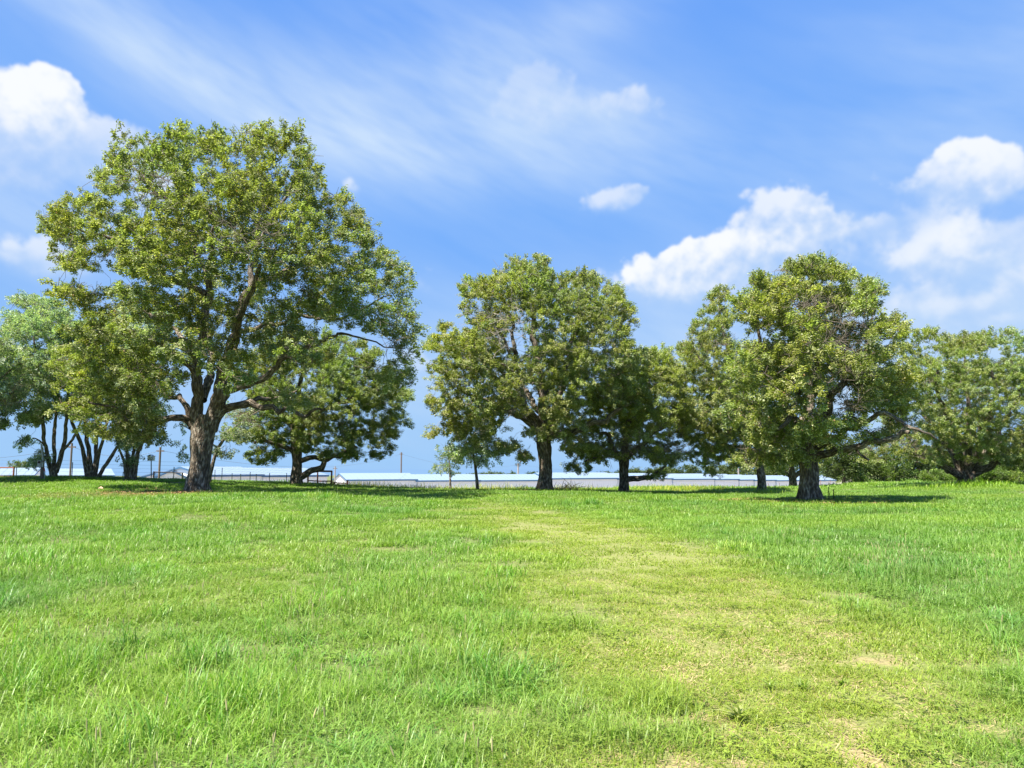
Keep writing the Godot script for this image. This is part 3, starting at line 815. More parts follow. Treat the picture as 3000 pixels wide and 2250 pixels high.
func other_trees() -> void:
	var g := "pale multi-stemmed trees along the wire fence"
	var pale := Color(2.4, 2.1, 1.75)
	add_tree({"name": "maple_tree", "label": "pale-leaved tree with three stems from one foot beside the post with the meter box", "group": g, "leaf": "maple", "d": 50.0, "clumps": 520, "sprays": 6.5, "gap": 0.58, "bark": pale, "flare": 0.25,
		"trunk": [[157, 1407, 10.0], [157, 1395, 9.6], [156, 1382, 10.4], [158, 1372, 7.2]],
		"limbs": [[[150, 1384, 6.8], [140, 1340, 6.0, -0.3], [130, 1280, 5.2, -0.6], [120, 1180, 4.0, -1], [110, 1080, 2.8, -1.4], [95, 960, 1.6, -1.6]], [[157, 1382, 6.8], [160, 1330, 5.6], [159, 1270, 4.8, 0.4], [166, 1200, 4.0, 0.8], [165, 1090, 2.8, 1], [155, 960, 1.6, 1.2]], [[164, 1384, 7.2], [178, 1332, 6.4, -0.2], [189, 1270, 5.2, -0.5], [196, 1200, 4.0, -0.8], [200, 1100, 2.4, -1]], [[182, 1325, 4.0], [208, 1292, 3.7, -0.6], [234, 1252, 2.9, -1], [252, 1195, 1.9, -1.4]], [[140, 1335, 3.2], [128, 1300, 2.4, -1], [100, 1285, 1.4, -1.6]]],
		"lobes": [[75, 885, 46, 28], [135, 895, 44, 28], [60, 960, 55, 52], [150, 960, 75, 70], [40, 1050, 62, 62], [130, 1080, 75, 75], [35, 1140, 55, 45], [140, 1180, 62, 52], [90, 1220, 42, 32], [75, 1288, 24, 12], [120, 1330, 40, 26], [100, 1350, 22, 10]],
		"crown": [110, 1060, 160, 230, 4.6]})
	add_tree({"name": "maple_tree", "label": "pale tree with four upright stems and one stem leaning away along the fence", "group": g, "leaf": "maple", "d": 51.0, "clumps": 460, "sprays": 6.5, "gap": 0.58, "bark": pale, "flare": 0.2,
		"trunk": [[268, 1403, 9.6], [268, 1392, 8.8], [267, 1380, 7.2], [267, 1370, 4.8]],
		"limbs": [[[260, 1398, 7.6], [249, 1350, 6.8, -0.3], [232, 1290, 5.6, -0.7], [214, 1240, 4.4, -1], [198, 1170, 2.4, -1.4]], [[266, 1395, 7.6], [261, 1340, 6.8], [255, 1270, 5.2, 0.4], [240, 1190, 3.2, 0.8]], [[274, 1396, 7.2], [280, 1340, 6.0, 0.2], [278, 1270, 4.4, 0.6], [286, 1170, 2.8, 1], [300, 1060, 1.6, 1.2]], [[278, 1394, 6.0], [291, 1330, 4.8, -0.5], [306, 1260, 3.6, -1], [320, 1190, 2.4, -1.4]], [[287, 1401, 6.0, -0.4], [303, 1367, 5.4, -0.6], [328, 1332, 4.8, -0.9], [352, 1290, 3.7, -1.2], [382, 1245, 2.1, -1.6]]],
		"lobes": [[240, 1000, 75, 62], [310, 975, 75, 52], [260, 1100, 85, 75], [330, 1100, 75, 75], [235, 1185, 60, 40], [320, 1195, 52, 32], [270, 1250, 40, 16]],
		"crown": [280, 1090, 150, 190, 4.4]})
	add_tree({"name": "maple_tree", "label": "pale tree with crowded short stems and a low skirt of leaves beside the bird house", "group": g, "leaf": "maple", "d": 50.5, "clumps": 520, "sprays": 6.0, "gap": 0.58, "bark": pale * 0.9, "flare": 0.2,
		"trunk": [[384, 1409, 8.8], [384, 1396, 8.0], [384, 1384, 6.4], [384, 1372, 4.0]],
		"limbs": [[[374, 1406, 6.0], [362, 1350, 4.4, -0.4], [344, 1298, 2.8, -0.8], [330, 1250, 1.6, -1]], [[381, 1404, 6.4], [375, 1340, 5.2], [372, 1280, 4.0, 0.4], [365, 1180, 2.4, 0.8]], [[393, 1405, 6.8], [398, 1352, 6.0, -0.2], [406, 1322, 5.2, -0.5], [426, 1280, 4.0, -0.9], [448, 1235, 2.4, -1.3]], [[386, 1400, 5.6], [388, 1330, 4.4, 0.6], [400, 1240, 3.2, 1], [410, 1100, 2.0, 1.4]]],
		"lobes": [[400, 925, 82, 30], [380, 1000, 82, 52], [450, 950, 62, 52], [400, 1100, 75, 75], [380, 1220, 52, 42], [430, 1200, 62, 52], [378, 1285, 46, 36], [440, 1268, 40, 26], [478, 1288, 32, 12], [385, 1350, 26, 30]],
		"crown": [410, 1110, 130, 230, 4.2]})
	add_tree({"name": "maple_tree", "label": "slender leaning pale tree half hidden behind the largest oak's trunk", "group": g, "leaf": "maple", "d": 53.0, "clumps": 150, "sprays": 5.5, "gap": 0.55, "bark": pale, "sparse": 0.25, "flare": 0.15,
		"trunk": [[611, 1422, 6.5], [613, 1405, 6], [621, 1368, 5.5], [636, 1320, 4.8], [662, 1280, 3.6], [702, 1240, 2.6], [765, 1200, 1.6]],
		"limbs": [[[640, 1312, 3], [610, 1290, 2.2, -0.6], [560, 1262, 1.6, -1], [525, 1240, 1, -1.3]], [[655, 1288, 2.6], [690, 1272, 2, 0.6], [730, 1262, 1.2, 1]]],
		"lobes": [[680, 1270, 46, 28], [705, 1205, 66, 32], [650, 1325, 32, 14], [520, 1302, 26, 10], [535, 1332, 18, 8], [560, 1240, 46, 24], [740, 1240, 40, 22]],
		"bare": [[730, 1215, 60, 36, 0.5]],
		"crown": [650, 1250, 150, 90, 2.4]})
	add_tree({"name": "maple_tree", "label": "drooping pale tree at the pasture edge, hanging its branches over the wire fence end", "group": g, "leaf": "maple", "d": 46.0, "clumps": 420, "sprays": 6.5, "gap": 0.58, "bark": pale, "flare": 0.25,
		"trunk": [[-120, 1412, 14], [-120, 1390, 13], [-118, 1340, 11], [-115, 1240, 8], [-110, 1120, 5], [-105, 980, 2.5]],
		"limbs": [[[-116, 1290, 7], [-70, 1200, 5, -0.6], [-20, 1130, 3.6, -1], [40, 1080, 2, -1.2]], [[-117, 1310, 6], [-60, 1250, 4.5, 0.4], [0, 1215, 3, 0.8], [50, 1190, 1.6, 1]]],
		"lobes": [[-10, 1010, 45, 36], [-20, 1080, 50, 45], [5, 1140, 55, 40], [20, 1185, 52, 28], [-10, 1235, 36, 30], [-110, 1000, 100, 90], [-130, 1120, 110, 100], [-100, 1220, 90, 70]],
		"bare": [[20, 1150, 60, 40, 0.4]],
		"crown": [-90, 1100, 170, 190, 4.0]})
	add_tree({"name": "sapling", "label": "thinner of the two young trees standing before the shed wall", "group": "young trees before the shed wall", "leaf": "maple", "d": 54.0, "clumps": 46, "sprays": 3.0, "gap": 0.4, "bark": pale, "sparse": 0.15, "wide": 0.4, "thin": 0.008, "flare": 0.1,
		"trunk": [[1320, 1438, 3.6], [1319, 1415, 3.2], [1318, 1385, 2.8], [1316, 1350, 2.2], [1314, 1310, 1.2]],
		"lobes": [[1308, 1372, 34, 26], [1330, 1345, 36, 26], [1300, 1345, 26, 20], [1316, 1315, 26, 20], [1322, 1412, 12, 8]], "crown": [1315, 1350, 60, 80, 1.2]})
	add_tree({"name": "sapling", "label": "taller of the two young trees before the shed wall, with thin silvery leaves", "group": "young trees before the shed wall", "leaf": "maple", "d": 53.0, "clumps": 210, "sprays": 4.5, "gap": 0.45, "bark": pale, "sparse": 0.2, "wide": 0.45, "thin": 0.009, "flare": 0.1, "tint": Color(1.15, 1.15, 1.15),
		"trunk": [[1400, 1441, 5.4], [1398, 1420, 5], [1396, 1395, 4.6], [1392, 1365, 4], [1386, 1320, 3], [1380, 1270, 2], [1376, 1210, 1]],
		"limbs": [[[1394, 1372, 2.4], [1408, 1340, 1.8, -0.3], [1425, 1310, 1, -0.6]], [[1392, 1362, 2.2], [1378, 1330, 1.6, 0.4], [1362, 1290, 1, 0.6]]],
		"lobes": [[1390, 1290, 66, 66], [1432, 1325, 36, 24], [1365, 1235, 55, 45], [1345, 1330, 40, 26], [1410, 1350, 32, 16]], "crown": [1390, 1290, 100, 110, 1.8]})
	# wood and bushes beyond the pasture
	var w := "trees of the wood beyond the pasture"
	var wood := [
		["rounded dark tree crowding the end of the white sheds", 2470, 1345, 52, 62, 96.0, Color(0.85, 0.95, 0.8)],
		["dull tree with grey bare twigs in its top near the sheds' end", 2525, 1350, 46, 52, 108.0, Color(1.0, 0.96, 0.9)],
		["low-crowned tree between the twiggy tree and the small upright one", 2585, 1365, 44, 42, 112.0, Color(0.95, 1.0, 0.85)],
		["small upright tree with a visible pale stem at the edge of the wood", 2630, 1365, 34, 40, 104.0, Color(1.25, 1.3, 0.9)],
		["dark tree standing behind the bright mounded bush", 2690, 1350, 48, 56, 122.0, Color(0.80, 0.92, 0.80)],
		["tall dark tree seen under the wide oak's branches", 2750, 1345, 46, 60, 126.0, Color(0.92, 0.98, 0.85)],
		["dark tree straight behind the wide oak's trunk", 2830, 1350, 50, 56, 124.0, Color(0.84, 0.95, 0.80)],
		["tree rising over the long bright thicket", 2930, 1350, 55, 50, 128.0, Color(0.95, 1.0, 0.9)],
		["tree at the wood's far end past the thicket", 3030, 1345, 55, 56, 126.0, Color(0.85, 0.95, 0.8)],
		["tree closing the wood beyond the pasture corner", 3130, 1345, 60, 60, 122.0, Color(0.9, 0.95, 0.85)]]
	for q in wood:
		var u: float = q[1]
		var v: float = q[2]
		var foot := 1413.0
		add_tree({"name": "woodland_tree", "label": q[0], "group": w, "leaf": "bush", "d": q[5], "clumps": 190, "sprays": 7.0, "gap": 0.8, "size": 1.7, "wide": 1.0, "tint": q[6], "thin": 0.02, "flare": 0.1,
			"trunk": [[u, foot, 6], [u + 2, v + 20, 4.5], [u - 2, v, 3], [u, v - q[4] * 0.6, 1.5]],
			"lobes": [[u, v, q[3] * 0.8, q[4] * 0.8], [u - q[3] * 0.45, v + q[4] * 0.35, q[3] * 0.55, q[4] * 0.45], [u + q[3] * 0.45, v + q[4] * 0.3, q[3] * 0.55, q[4] * 0.5], [u + q[3] * 0.2, v - q[4] * 0.5, q[3] * 0.45, q[4] * 0.4], [u - q[3] * 0.3, v - q[4] * 0.35, q[3] * 0.4, q[4] * 0.4]],
			"bare": [[u, v - q[4] * 0.5, q[3], q[4] * 0.6, 0.5]] if q[1] == 2525 else [], "sparse": 0.03,
			"crown": [u, v, q[3] * 1.2, q[4] * 1.2, q[3] * 0.05]})
	for q in [["bright mounded bush at the pasture's edge before the dark wood", 2745, 1396, 52, 18, 98.0], ["long bright thicket beside the wide oak's trunk", 2905, 1394, 62, 20, 98.0], ["lower end bush of the bright thicket", 2985, 1402, 36, 12, 96.0], ["small bright bush between the mound and the wide oak", 2790, 1402, 26, 12, 99.0], ["weedy bush at the foot of the twiggy tree", 2510, 1402, 24, 12, 97.0]]:
		var u: float = q[1]
		var v: float = q[2]
		add_tree({"name": "bush", "label": q[0], "category": "bush", "group": "bushes along the wood", "leaf": "bush", "d": q[5], "clumps": 120, "sprays": 8.0, "gap": 0.55, "size": 1.25, "wide": 0.7, "tint": Color(1.7, 1.8, 1.1), "thin": 0.012, "flare": 0.1, "sparse": 0.0,
			"trunk": [[u, 1415, 2], [u + 1, v + 6, 1.6], [u, v, 1]],
			"lobes": [[u, v, q[3] * 0.75, q[4]], [u - q[3] * 0.5, v + q[4] * 0.3, q[3] * 0.5, q[4] * 0.7], [u + q[3] * 0.5, v + q[4] * 0.25, q[3] * 0.5, q[4] * 0.75]],
			"crown": [u, v, q[3] * 1.2, q[4] * 1.3, q[3] * 0.04]})
	add_tree({"name": "woodland_tree", "label": "small round tree showing over the pale roof past the rusty corner fence", "leaf": "bush", "d": 165.0, "clumps": 90, "sprays": 7.0, "gap": 0.8, "size": 1.8, "wide": 1.1, "tint": Color(1.1, 1.2, 0.8), "thin": 0.02, "flare": 0.1,
		"trunk": [[57, 1440, 3], [57, 1400, 2.5], [57, 1375, 1.5]], "lobes": [[57, 1366, 25, 11], [45, 1372, 16, 10], [72, 1371, 14, 9], [57, 1385, 24, 12]], "crown": [57, 1372, 34, 24, 2.0]})

# ------------------------------------------------------------------ grass

var hue_a: FastNoiseLite
var hue_b: FastNoiseLite
var wear: FastNoiseLite
const TRACK := [[1.2, 2.0, 1.0], [1.42, 4.5, 1.1], [2.0, 6.0, 1.3], [2.4, 7.5, 1.5], [2.45, 12.0, 1.7], [2.2, 17.4, 1.75], [1.4, 22.0, 1.8], [0.2, 28.0, 1.8], [-2.0, 35.0, 1.5]]
const TRACK_FAINT := [[-6.4, 5.0, 0.8], [-5.0, 9.0, 1.0], [-4.2, 12.5, 1.0], [-3.9, 17.0, 1.2], [-2.6, 22.0, 1.2], [-0.8, 28.0, 1.2]]

func track_at(list: Array, x: float, d: float) -> float:
	for i in list.size() - 1:
		if d >= list[i][1] and d < list[i + 1][1]:
			var t: float = (d - list[i][1]) / (list[i + 1][1] - list[i][1])
			t = t * t * (3.0 - 2.0 * t) * 0.5 + t * 0.5
			var c: float = lerpf(list[i][0], list[i + 1][0], t)
			var w: float = lerpf(list[i][2], list[i + 1][2], t)
			return 1.0 - smooth(0.35, 1.8, absf(x - c) / (w * 1.15))
	return 0.0

func worn(x: float, z: float) -> float:
	# 1 where the grass is thin and yellow, 0 in the long grass
	var n := wear.get_noise_2d(x, z)
	var a := track_at(TRACK, x + n * 0.9, -z)
	var b := track_at(TRACK_FAINT, x + n * 1.2, -z) * 0.42
	var far := smooth(20.0, 36.0, -z)
	return clampf(maxf(a * (1.0 - 0.5 * far), b) + n * 0.18, 0.0, 1.0)

func earth_at_oak(x: float, z: float) -> float:
	# brown trampled ground round the largest oak and on its near side
	var q := pow((x + 15.6) / 5.2, 2.0) + pow((z + 34.5) / 4.0, 2.0)
	return (1.0 - smooth(0.3, 1.3, q + wear.get_noise_2d(x * 2.0, z * 2.0) * 0.6)) * 0.8

func grass_tone(x: float, z: float, w: float, r: RandomNumberGenerator) -> Color:
	var a := hue_a.get_noise_2d(x, z)
	var b := hue_b.get_noise_2d(x, z)
	var lush := Color(0.170, 0.325, 0.058)
	var cool := Color(0.158, 0.305, 0.064)
	var yellow := Color(0.300, 0.378, 0.045)
	var c := lush.lerp(cool, clampf(0.35 + a * 1.3, 0.0, 1.0))
	c = c.lerp(Color(0.250, 0.390, 0.058), clampf(0.58 + b * 1.1, 0.0, 1.0))
	c = c.lerp(yellow, clampf(w * 1.0, 0.0, 0.92))
	c = c.lerp(Color(0.26, 0.24, 0.075), earth_at_oak(x, z) * 0.8)
	var g := r.randf_range(0.85, 1.15)
	return Color(c.r * g, c.g * g, c.b * g)

func blade(s: Shape, root: Vector3, yaw: float, height: float, width: float, lean: float, col: Color, steps: int) -> void:
	var out := Vector3(cos(yaw), 0, sin(yaw))
	var side := Vector3(-sin(yaw), 0, cos(yaw)) * width * 0.5
	var last_l := root - side
	var last_r := root + side
	for k in steps:
		var t := float(k + 1) / steps
		var p := root + Vector3.UP * height * (t - 0.35 * lean * t * t) + out * height * lean * t * t
		if k == steps - 1:
			s.tri(last_l, p, last_r, col)
		else:
			var w := side * (1.0 - 0.55 * t)
			s.tri(last_l, p - w, last_r, col)
			s.tri(last_r, p - w, p + w, col)
			last_l = p - w
			last_r = p + w

func grass_patch(seed_: int, blades: int, radius: float, h0: float, h1: float, width: float, steps: int, dry := 0.05, broad := 0.0) -> ArrayMesh:
	var r := RandomNumberGenerator.new()
	r.seed = seed_
	var s := Shape.new()
	for i in blades:
		var q := radius * sqrt(r.randf())
		var a := r.randf() * TAU
		var g := r.randf_range(0.55, 1.5)
		var warm := r.randf_range(0.85, 1.25)
		var col := Color(g * warm, g, g * r.randf_range(0.7, 1.3))
		if r.randf() < 0.13:
			col = Color(1.7 * g, 1.45 * g, 2.2 * g)
		if r.randf() < dry:
			col = Color(2.0 * g, 1.25 * g, 2.0 * g)
		var w := width * r.randf_range(0.6, 1.3)
		var h := lerpf(h0, h1, pow(r.randf(), 1.4))
		if r.randf() < broad:
			w *= 2.2
			h *= 0.75
		blade(s, Vector3(q * cos(a), -0.015, q * sin(a)), r.randf() * TAU, h, w, r.randf_range(0.25, 1.5), col, steps)
	return s.made()

func scatter(called: String, label: String, mesh: Mesh, mat: Material, spots: Array) -> void:
	var mm := MultiMesh.new()
	mm.transform_format = MultiMesh.TRANSFORM_3D
	mm.use_colors = true
	mm.mesh = mesh
	mm.instance_count = spots.size()
	for k in spots.size():
		mm.set_instance_transform(k, spots[k][0])
		mm.set_instance_color(k, spots[k][1])
	var o := MultiMeshInstance3D.new()
	o.name = numbered(called)
	o.multimesh = mm
	o.material_override = mat
	add_child(o)
	tag(o, label, "grass", "", "stuff")

func sow(d0: float, d1: float, per_m2: float, r: RandomNumberGenerator, keep: Callable, size: Callable) -> Array:
	var out: Array = []
	var n := int(per_m2 * ((d1 * d1 - d0 * d0) * 0.72 + (d1 - d0) * 4.0))
	for i in n:
		var d := sqrt(lerpf(d0 * d0, d1 * d1, r.randf()))
		var x := r.randf_range(-1, 1) * (0.72 * d + 2.0)
		if d > 84.0 and x / d < 0.43:  # no grass over the added pale ground by the sheds
			continue
		var w := worn(x, -d)
		if r.randf() > keep.call(w, x, -d):
			continue
		var k: float = size.call(w, x, -d) * r.randf_range(0.75, 1.2)
		var b := Basis(Vector3.UP, r.randf() * TAU).scaled(Vector3(r.randf_range(0.9, 1.2), k, r.randf_range(0.9, 1.2)))
		out.append([Transform3D(b, Vector3(x, ground(x, -d), -d)), grass_tone(x, -d, w, r)])
	return out

func greener(spots: Array) -> Array:
	# a coarser kind of grass than the rest, of a deeper green
	for q in spots:
		var c: Color = q[1]
		q[1] = Color(c.r * 0.80, c.g * 0.98, c.b * 1.05)
	return spots

func tall_here(x: float, z: float) -> float:
	# longer and shorter stands of grass
	return clampf(1.05 + 1.25 * hue_a.get_noise_2d(x * 2.6 + 50.0, z * 2.6), 0.45, 2.0)

func meadow() -> void:
	var r := RandomNumberGenerator.new()
	r.seed = 4242
	var long_keep := func(w, _x, _z): return clampf(1.2 - w * 1.2, 0.0, 1.0)
	var short_keep := func(w, x, z): return clampf((0.35 + w * 0.9) * (1.0 - 0.6 * bald(x, z)), 0.0, 1.0)
	var long_size := func(w, x, z): return (1.0 - 0.6 * w) * tall_here(x, z) * (1.0 - 0.5 * earth_at_oak(x, z))
	var short_size := func(w, _x, _z): return 1.25 - 0.45 * w
	var zones := [[2.0, 7.0, 16.0, 0.24, 110, 0.0058, 0.08, 0.23, 4], [7.0, 13.0, 10.0, 0.32, 130, 0.0078, 0.08, 0.22, 3], [13.0, 27.0, 4.8, 0.46, 150, 0.013, 0.08, 0.21, 3], [27.0, 64.0, 1.7, 0.85, 230, 0.022, 0.07, 0.19, 2], [64.0, 135.0, 0.4, 1.8, 280, 0.055, 0.12, 0.32, 2]]
	for i in zones.size():
		var q: Array = zones[i]
		scatter("long_grass", ["long meadow grass close by on both sides of the worn track", "long meadow grass a little further up the pasture", "long grass over the middle of the pasture", "long grass under and between the oaks", "long grass of the far field before the wood"][i],
			grass_patch(60 + i, q[4], q[3], q[6], q[7], q[5], q[8], 0.05, 0.10), M.grass, sow(q[0], q[1], q[2], r, long_keep, long_size))
	var lows := [[2.0, 7.0, 36.0, 0.20, 110, 0.0050, 0.04, 0.11, 3], [7.0, 14.0, 20.0, 0.28, 130, 0.0068, 0.04, 0.11, 2], [14.0, 36.0, 3.6, 0.55, 180, 0.012, 0.04, 0.12, 2]]
	for i in lows.size():
		var q: Array = lows[i]
		scatter("short_grass", ["short yellowish grass of the worn track close by", "short yellowish grass further along the worn track", "short grass where the worn track nears the oaks"][i],
			grass_patch(70 + i, q[4], q[3], q[6], q[7], q[5], q[8], 0.16, 0.25), M.grass, sow(q[0], q[1], q[2], r, short_keep, short_size))
	# arching coarse tufts and seed stalks through the long grass
	var tuft_keep := func(w, x, z): return clampf(1.0 - w * 1.6, 0.0, 1.0) * (1.0 if hue_a.get_noise_2d(x * 3.0, z * 3.0) > -0.05 else 0.25)
	var tuft_size := func(_w, x, z): return tall_here(x, z)
	scatter("coarse_grass", "coarse arching grass tufts standing out of the near meadow", grass_patch(81, 22, 0.13, 0.13, 0.29, 0.0095, 5, 0.03), M.grass, greener(sow(2.0, 9.5, 7.5, r, tuft_keep, tuft_size)))
	scatter("coarse_grass", "coarse arching tufts a little further up the meadow", grass_patch(83, 24, 0.15, 0.13, 0.28, 0.011, 4, 0.03), M.grass, greener(sow(9.5, 15.0, 3.6, r, tuft_keep, tuft_size)))
	scatter("coarse_grass", "coarse grass tufts scattered over the middle pasture", grass_patch(82, 24, 0.18, 0.13, 0.27, 0.014, 3, 0.02), M.grass, greener(sow(15.0, 34.0, 1.1, r, tuft_keep, tuft_size)))
	var s := Shape.new()
	var rr := RandomNumberGenerator.new()
	rr.seed = 19
	for i in 5:
		var o := Vector3(rr.randf_range(-0.2, 0.2), 0, rr.randf_range(-0.2, 0.2))
		var h := rr.randf_range(0.28, 0.46)
		var yaw := rr.randf() * TAU
		var lean := rr.randf_range(0.1, 0.45)
		var top := o + Vector3(cos(yaw) * lean * h, h, sin(yaw) * lean * h)
		s.tube(PackedVector3Array([o, o.lerp(top, 0.5) - Vector3(cos(yaw), 0, sin(yaw)) * lean * h * 0.14, top]), PackedFloat32Array([0.0016, 0.0014, 0.0011]), 3, Color(0.30, 0.34, 0.12))
		var dir := (top - o).normalized()
		s.tube(PackedVector3Array([top - dir * 0.004, top + dir * 0.014, top + dir * 0.034, top + dir * 0.05]), PackedFloat32Array([0.002, 0.0045, 0.004, 0.001]), 5, Color(0.36, 0.34, 0.16))
	var white_spots := sow(2.5, 16.0, 1.6, r, tuft_keep, func(_w, _x, _z): return 1.0)
	for q in white_spots:
		q[1] = Color.WHITE
	scatter("seed_stalks", "thin stalks with tan seed heads over the near grass", s.made(), M.twig, white_spots)
	# clover and other small broad leaves under the grass
	var cl := Shape.new()
	for i in 34:
		var q := 0.2 * sqrt(rr.randf())
		var a := rr.randf() * TAU
		var o := Vector3(q * cos(a), rr.randf_range(0.03, 0.09), q * sin(a))
		var yaw := rr.randf() * TAU
		var g := rr.randf_range(0.7, 1.3)
		for k in 3:
			var b := yaw + TAU * k / 3.0
			var out := Vector3(cos(b), rr.randf_range(-0.1, 0.35), sin(b)) * rr.randf_range(0.014, 0.024)
			var sd := Vector3(-sin(b), 0, cos(b)) * 0.010
			cl.tri(o, o + out * 0.7 + sd, o + out * 0.7 - sd, Color(g, g, g))
			cl.tri(o + out * 0.7 + sd, o + out, o + out * 0.7 - sd, Color(g, g, g))
	var leafy := sow(2.0, 13.0, 7.0, r, func(_w, x, z): return smooth(0.0, 0.25, hue_b.get_noise_2d(x * 7.0, z * 7.0)), func(_w, _x, _z): return 1.0)
	scatter("clover", "low clover and small broad leaves among the near grass", cl.made(), M.grass, leafy)
	# straw and dead stems lying in the bare patches
	var st := Shape.new()
	for i in 16:
		var o := Vector3(rr.randf_range(-0.25, 0.25), 0.008, rr.randf_range(-0.25, 0.25))
		var yaw := rr.randf() * TAU
		var l := rr.randf_range(0.04, 0.13)
		var g := rr.randf_range(0.6, 1.2)
		var e := Vector3(cos(yaw) * l, rr.randf_range(0.0, 0.02), sin(yaw) * l)
		var sd := Vector3(-sin(yaw), 0, cos(yaw)) * 0.002
		st.quad(o - sd, o + e - sd, o + e + sd, o + sd, Color(0.50 * g, 0.38 * g, 0.20 * g))
	var straw := sow(2.5, 13.0, 12.0, r, func(w, _x, _z): return w * w, func(_w, _x, _z): return 1.0)
	for q in straw:
		q[1] = Color.WHITE
	scatter("straw_litter", "dry straw and dead stems lying on the bare track", st.made(), M.dry, straw)

func bald(x: float, z: float) -> float:
	# bare tan soil in the track
	var w := track_at(TRACK, x, z * -1.0)
	var n := hue_b.get_noise_2d(x * 24.0 + 7.0, z * 17.0) + 0.5 * wear.get_noise_2d(x * 3.0, z * 2.0)
	var dry := 0.10 * (1.0 - smooth(5.0, 8.0, -z))
	return smooth(0.14 - dry, 0.44 - dry, n) * smooth(0.45, 0.95, w) * (1.0 - smooth(5.5, 10.0, -z) * 0.88)

func make_ground() -> void:
	var s := Shape.new()
	var rings := PackedFloat32Array()
	var q := 0.6
	while q < 2600.0:
		rings.append(q)
		q *= 1.015 if q < 14.0 and q > 3.0 else 1.024 if q < 40.0 else (1.04 if q < 200.0 else 1.12)
	var turn := 420
	for ring in rings:
		for k in turn + 1:
			# finer steps ahead of the camera
			var t := float(k) / turn * 2.0 - 1.0
			var a := (t * 0.36 + 0.64 * t * t * t) * PI
			var x := sin(a) * ring
			var z := -cos(a) * ring
			s.v.append(Vector3(x, ground(x, z), z))
			var w := worn(x, z)
			var c := Color(0.120, 0.150, 0.045).lerp(Color(0.24, 0.26, 0.08), w * 0.8)
			c = c.lerp(Color(0.34, 0.255, 0.145), bald(x, z) * 0.85)
			c = c.lerp(Color(0.20, 0.15, 0.09), earth_at_oak(x, z))
			# unseen pale ground added beyond the crest to bounce light onto the shed walls
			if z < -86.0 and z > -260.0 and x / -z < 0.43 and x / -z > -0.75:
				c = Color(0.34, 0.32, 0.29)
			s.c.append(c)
	var row := turn + 1
	for i in rings.size() - 1:
		for k in turn:
			var a := i * row + k
			s.idx.append_array(PackedInt32Array([a, a + row, a + 1, a + 1, a + row, a + row + 1]))
	s.v.append(Vector3(0, ground(0, 0), 0))
	s.c.append(Color(0.12, 0.15, 0.045))
	var mid := s.v.size() - 1
	for k in turn:
		s.idx.append_array(PackedInt32Array([mid, k, k + 1]))
	s.n.resize(s.v.size())
	s.n.fill(Vector3.UP)
	for i in rings.size():
		for k in row:
			var along := s.v[mini(i + 1, rings.size() - 1) * row + k] - s.v[maxi(i - 1, 0) * row + k]
			var across := s.v[i * row + (k + 1 if k < turn else 1)] - s.v[i * row + (k - 1 if k > 0 else turn - 1)]
			s.n[i * row + k] = across.cross(along).normalized()
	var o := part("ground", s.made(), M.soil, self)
	tag(o, "gently rising pasture ground with bare tan soil in the worn track", "", "", "structure")

func weed_clump(called: String, label: String, u: float, d: float, blades: int, radius: float, h0: float, h1: float, width: float, col: Color, seed_: int, category := "grass clump", group := "", stretch := 1.0) -> void:
	var r := RandomNumberGenerator.new()
	r.seed = seed_
	var s := Shape.new()
	var at := on_ground(u, d)
	for i in blades:
		var q := radius * sqrt(r.randf())
		var a := r.randf() * TAU
		var o := Vector3(q * cos(a) * stretch, 0, q * sin(a))
		o.y = ground(at.x + o.x, at.z + o.z) - at.y - 0.02
		var g := r.randf_range(0.7, 1.3)
		blade(s, o, r.randf() * TAU, lerpf(h0, h1, r.randf()) * (1.2 - 0.6 * q / radius), width * r.randf_range(0.6, 1.3), r.randf_range(0.2, 1.0), Color(col.r * 1.2 * g * r.randf_range(0.85, 1.2), col.g * g, col.b * 0.65 * g), 5)
	var m := part(called, s.made(), M.grass, self)
	m.position = at
	tag(m, label, category, group)

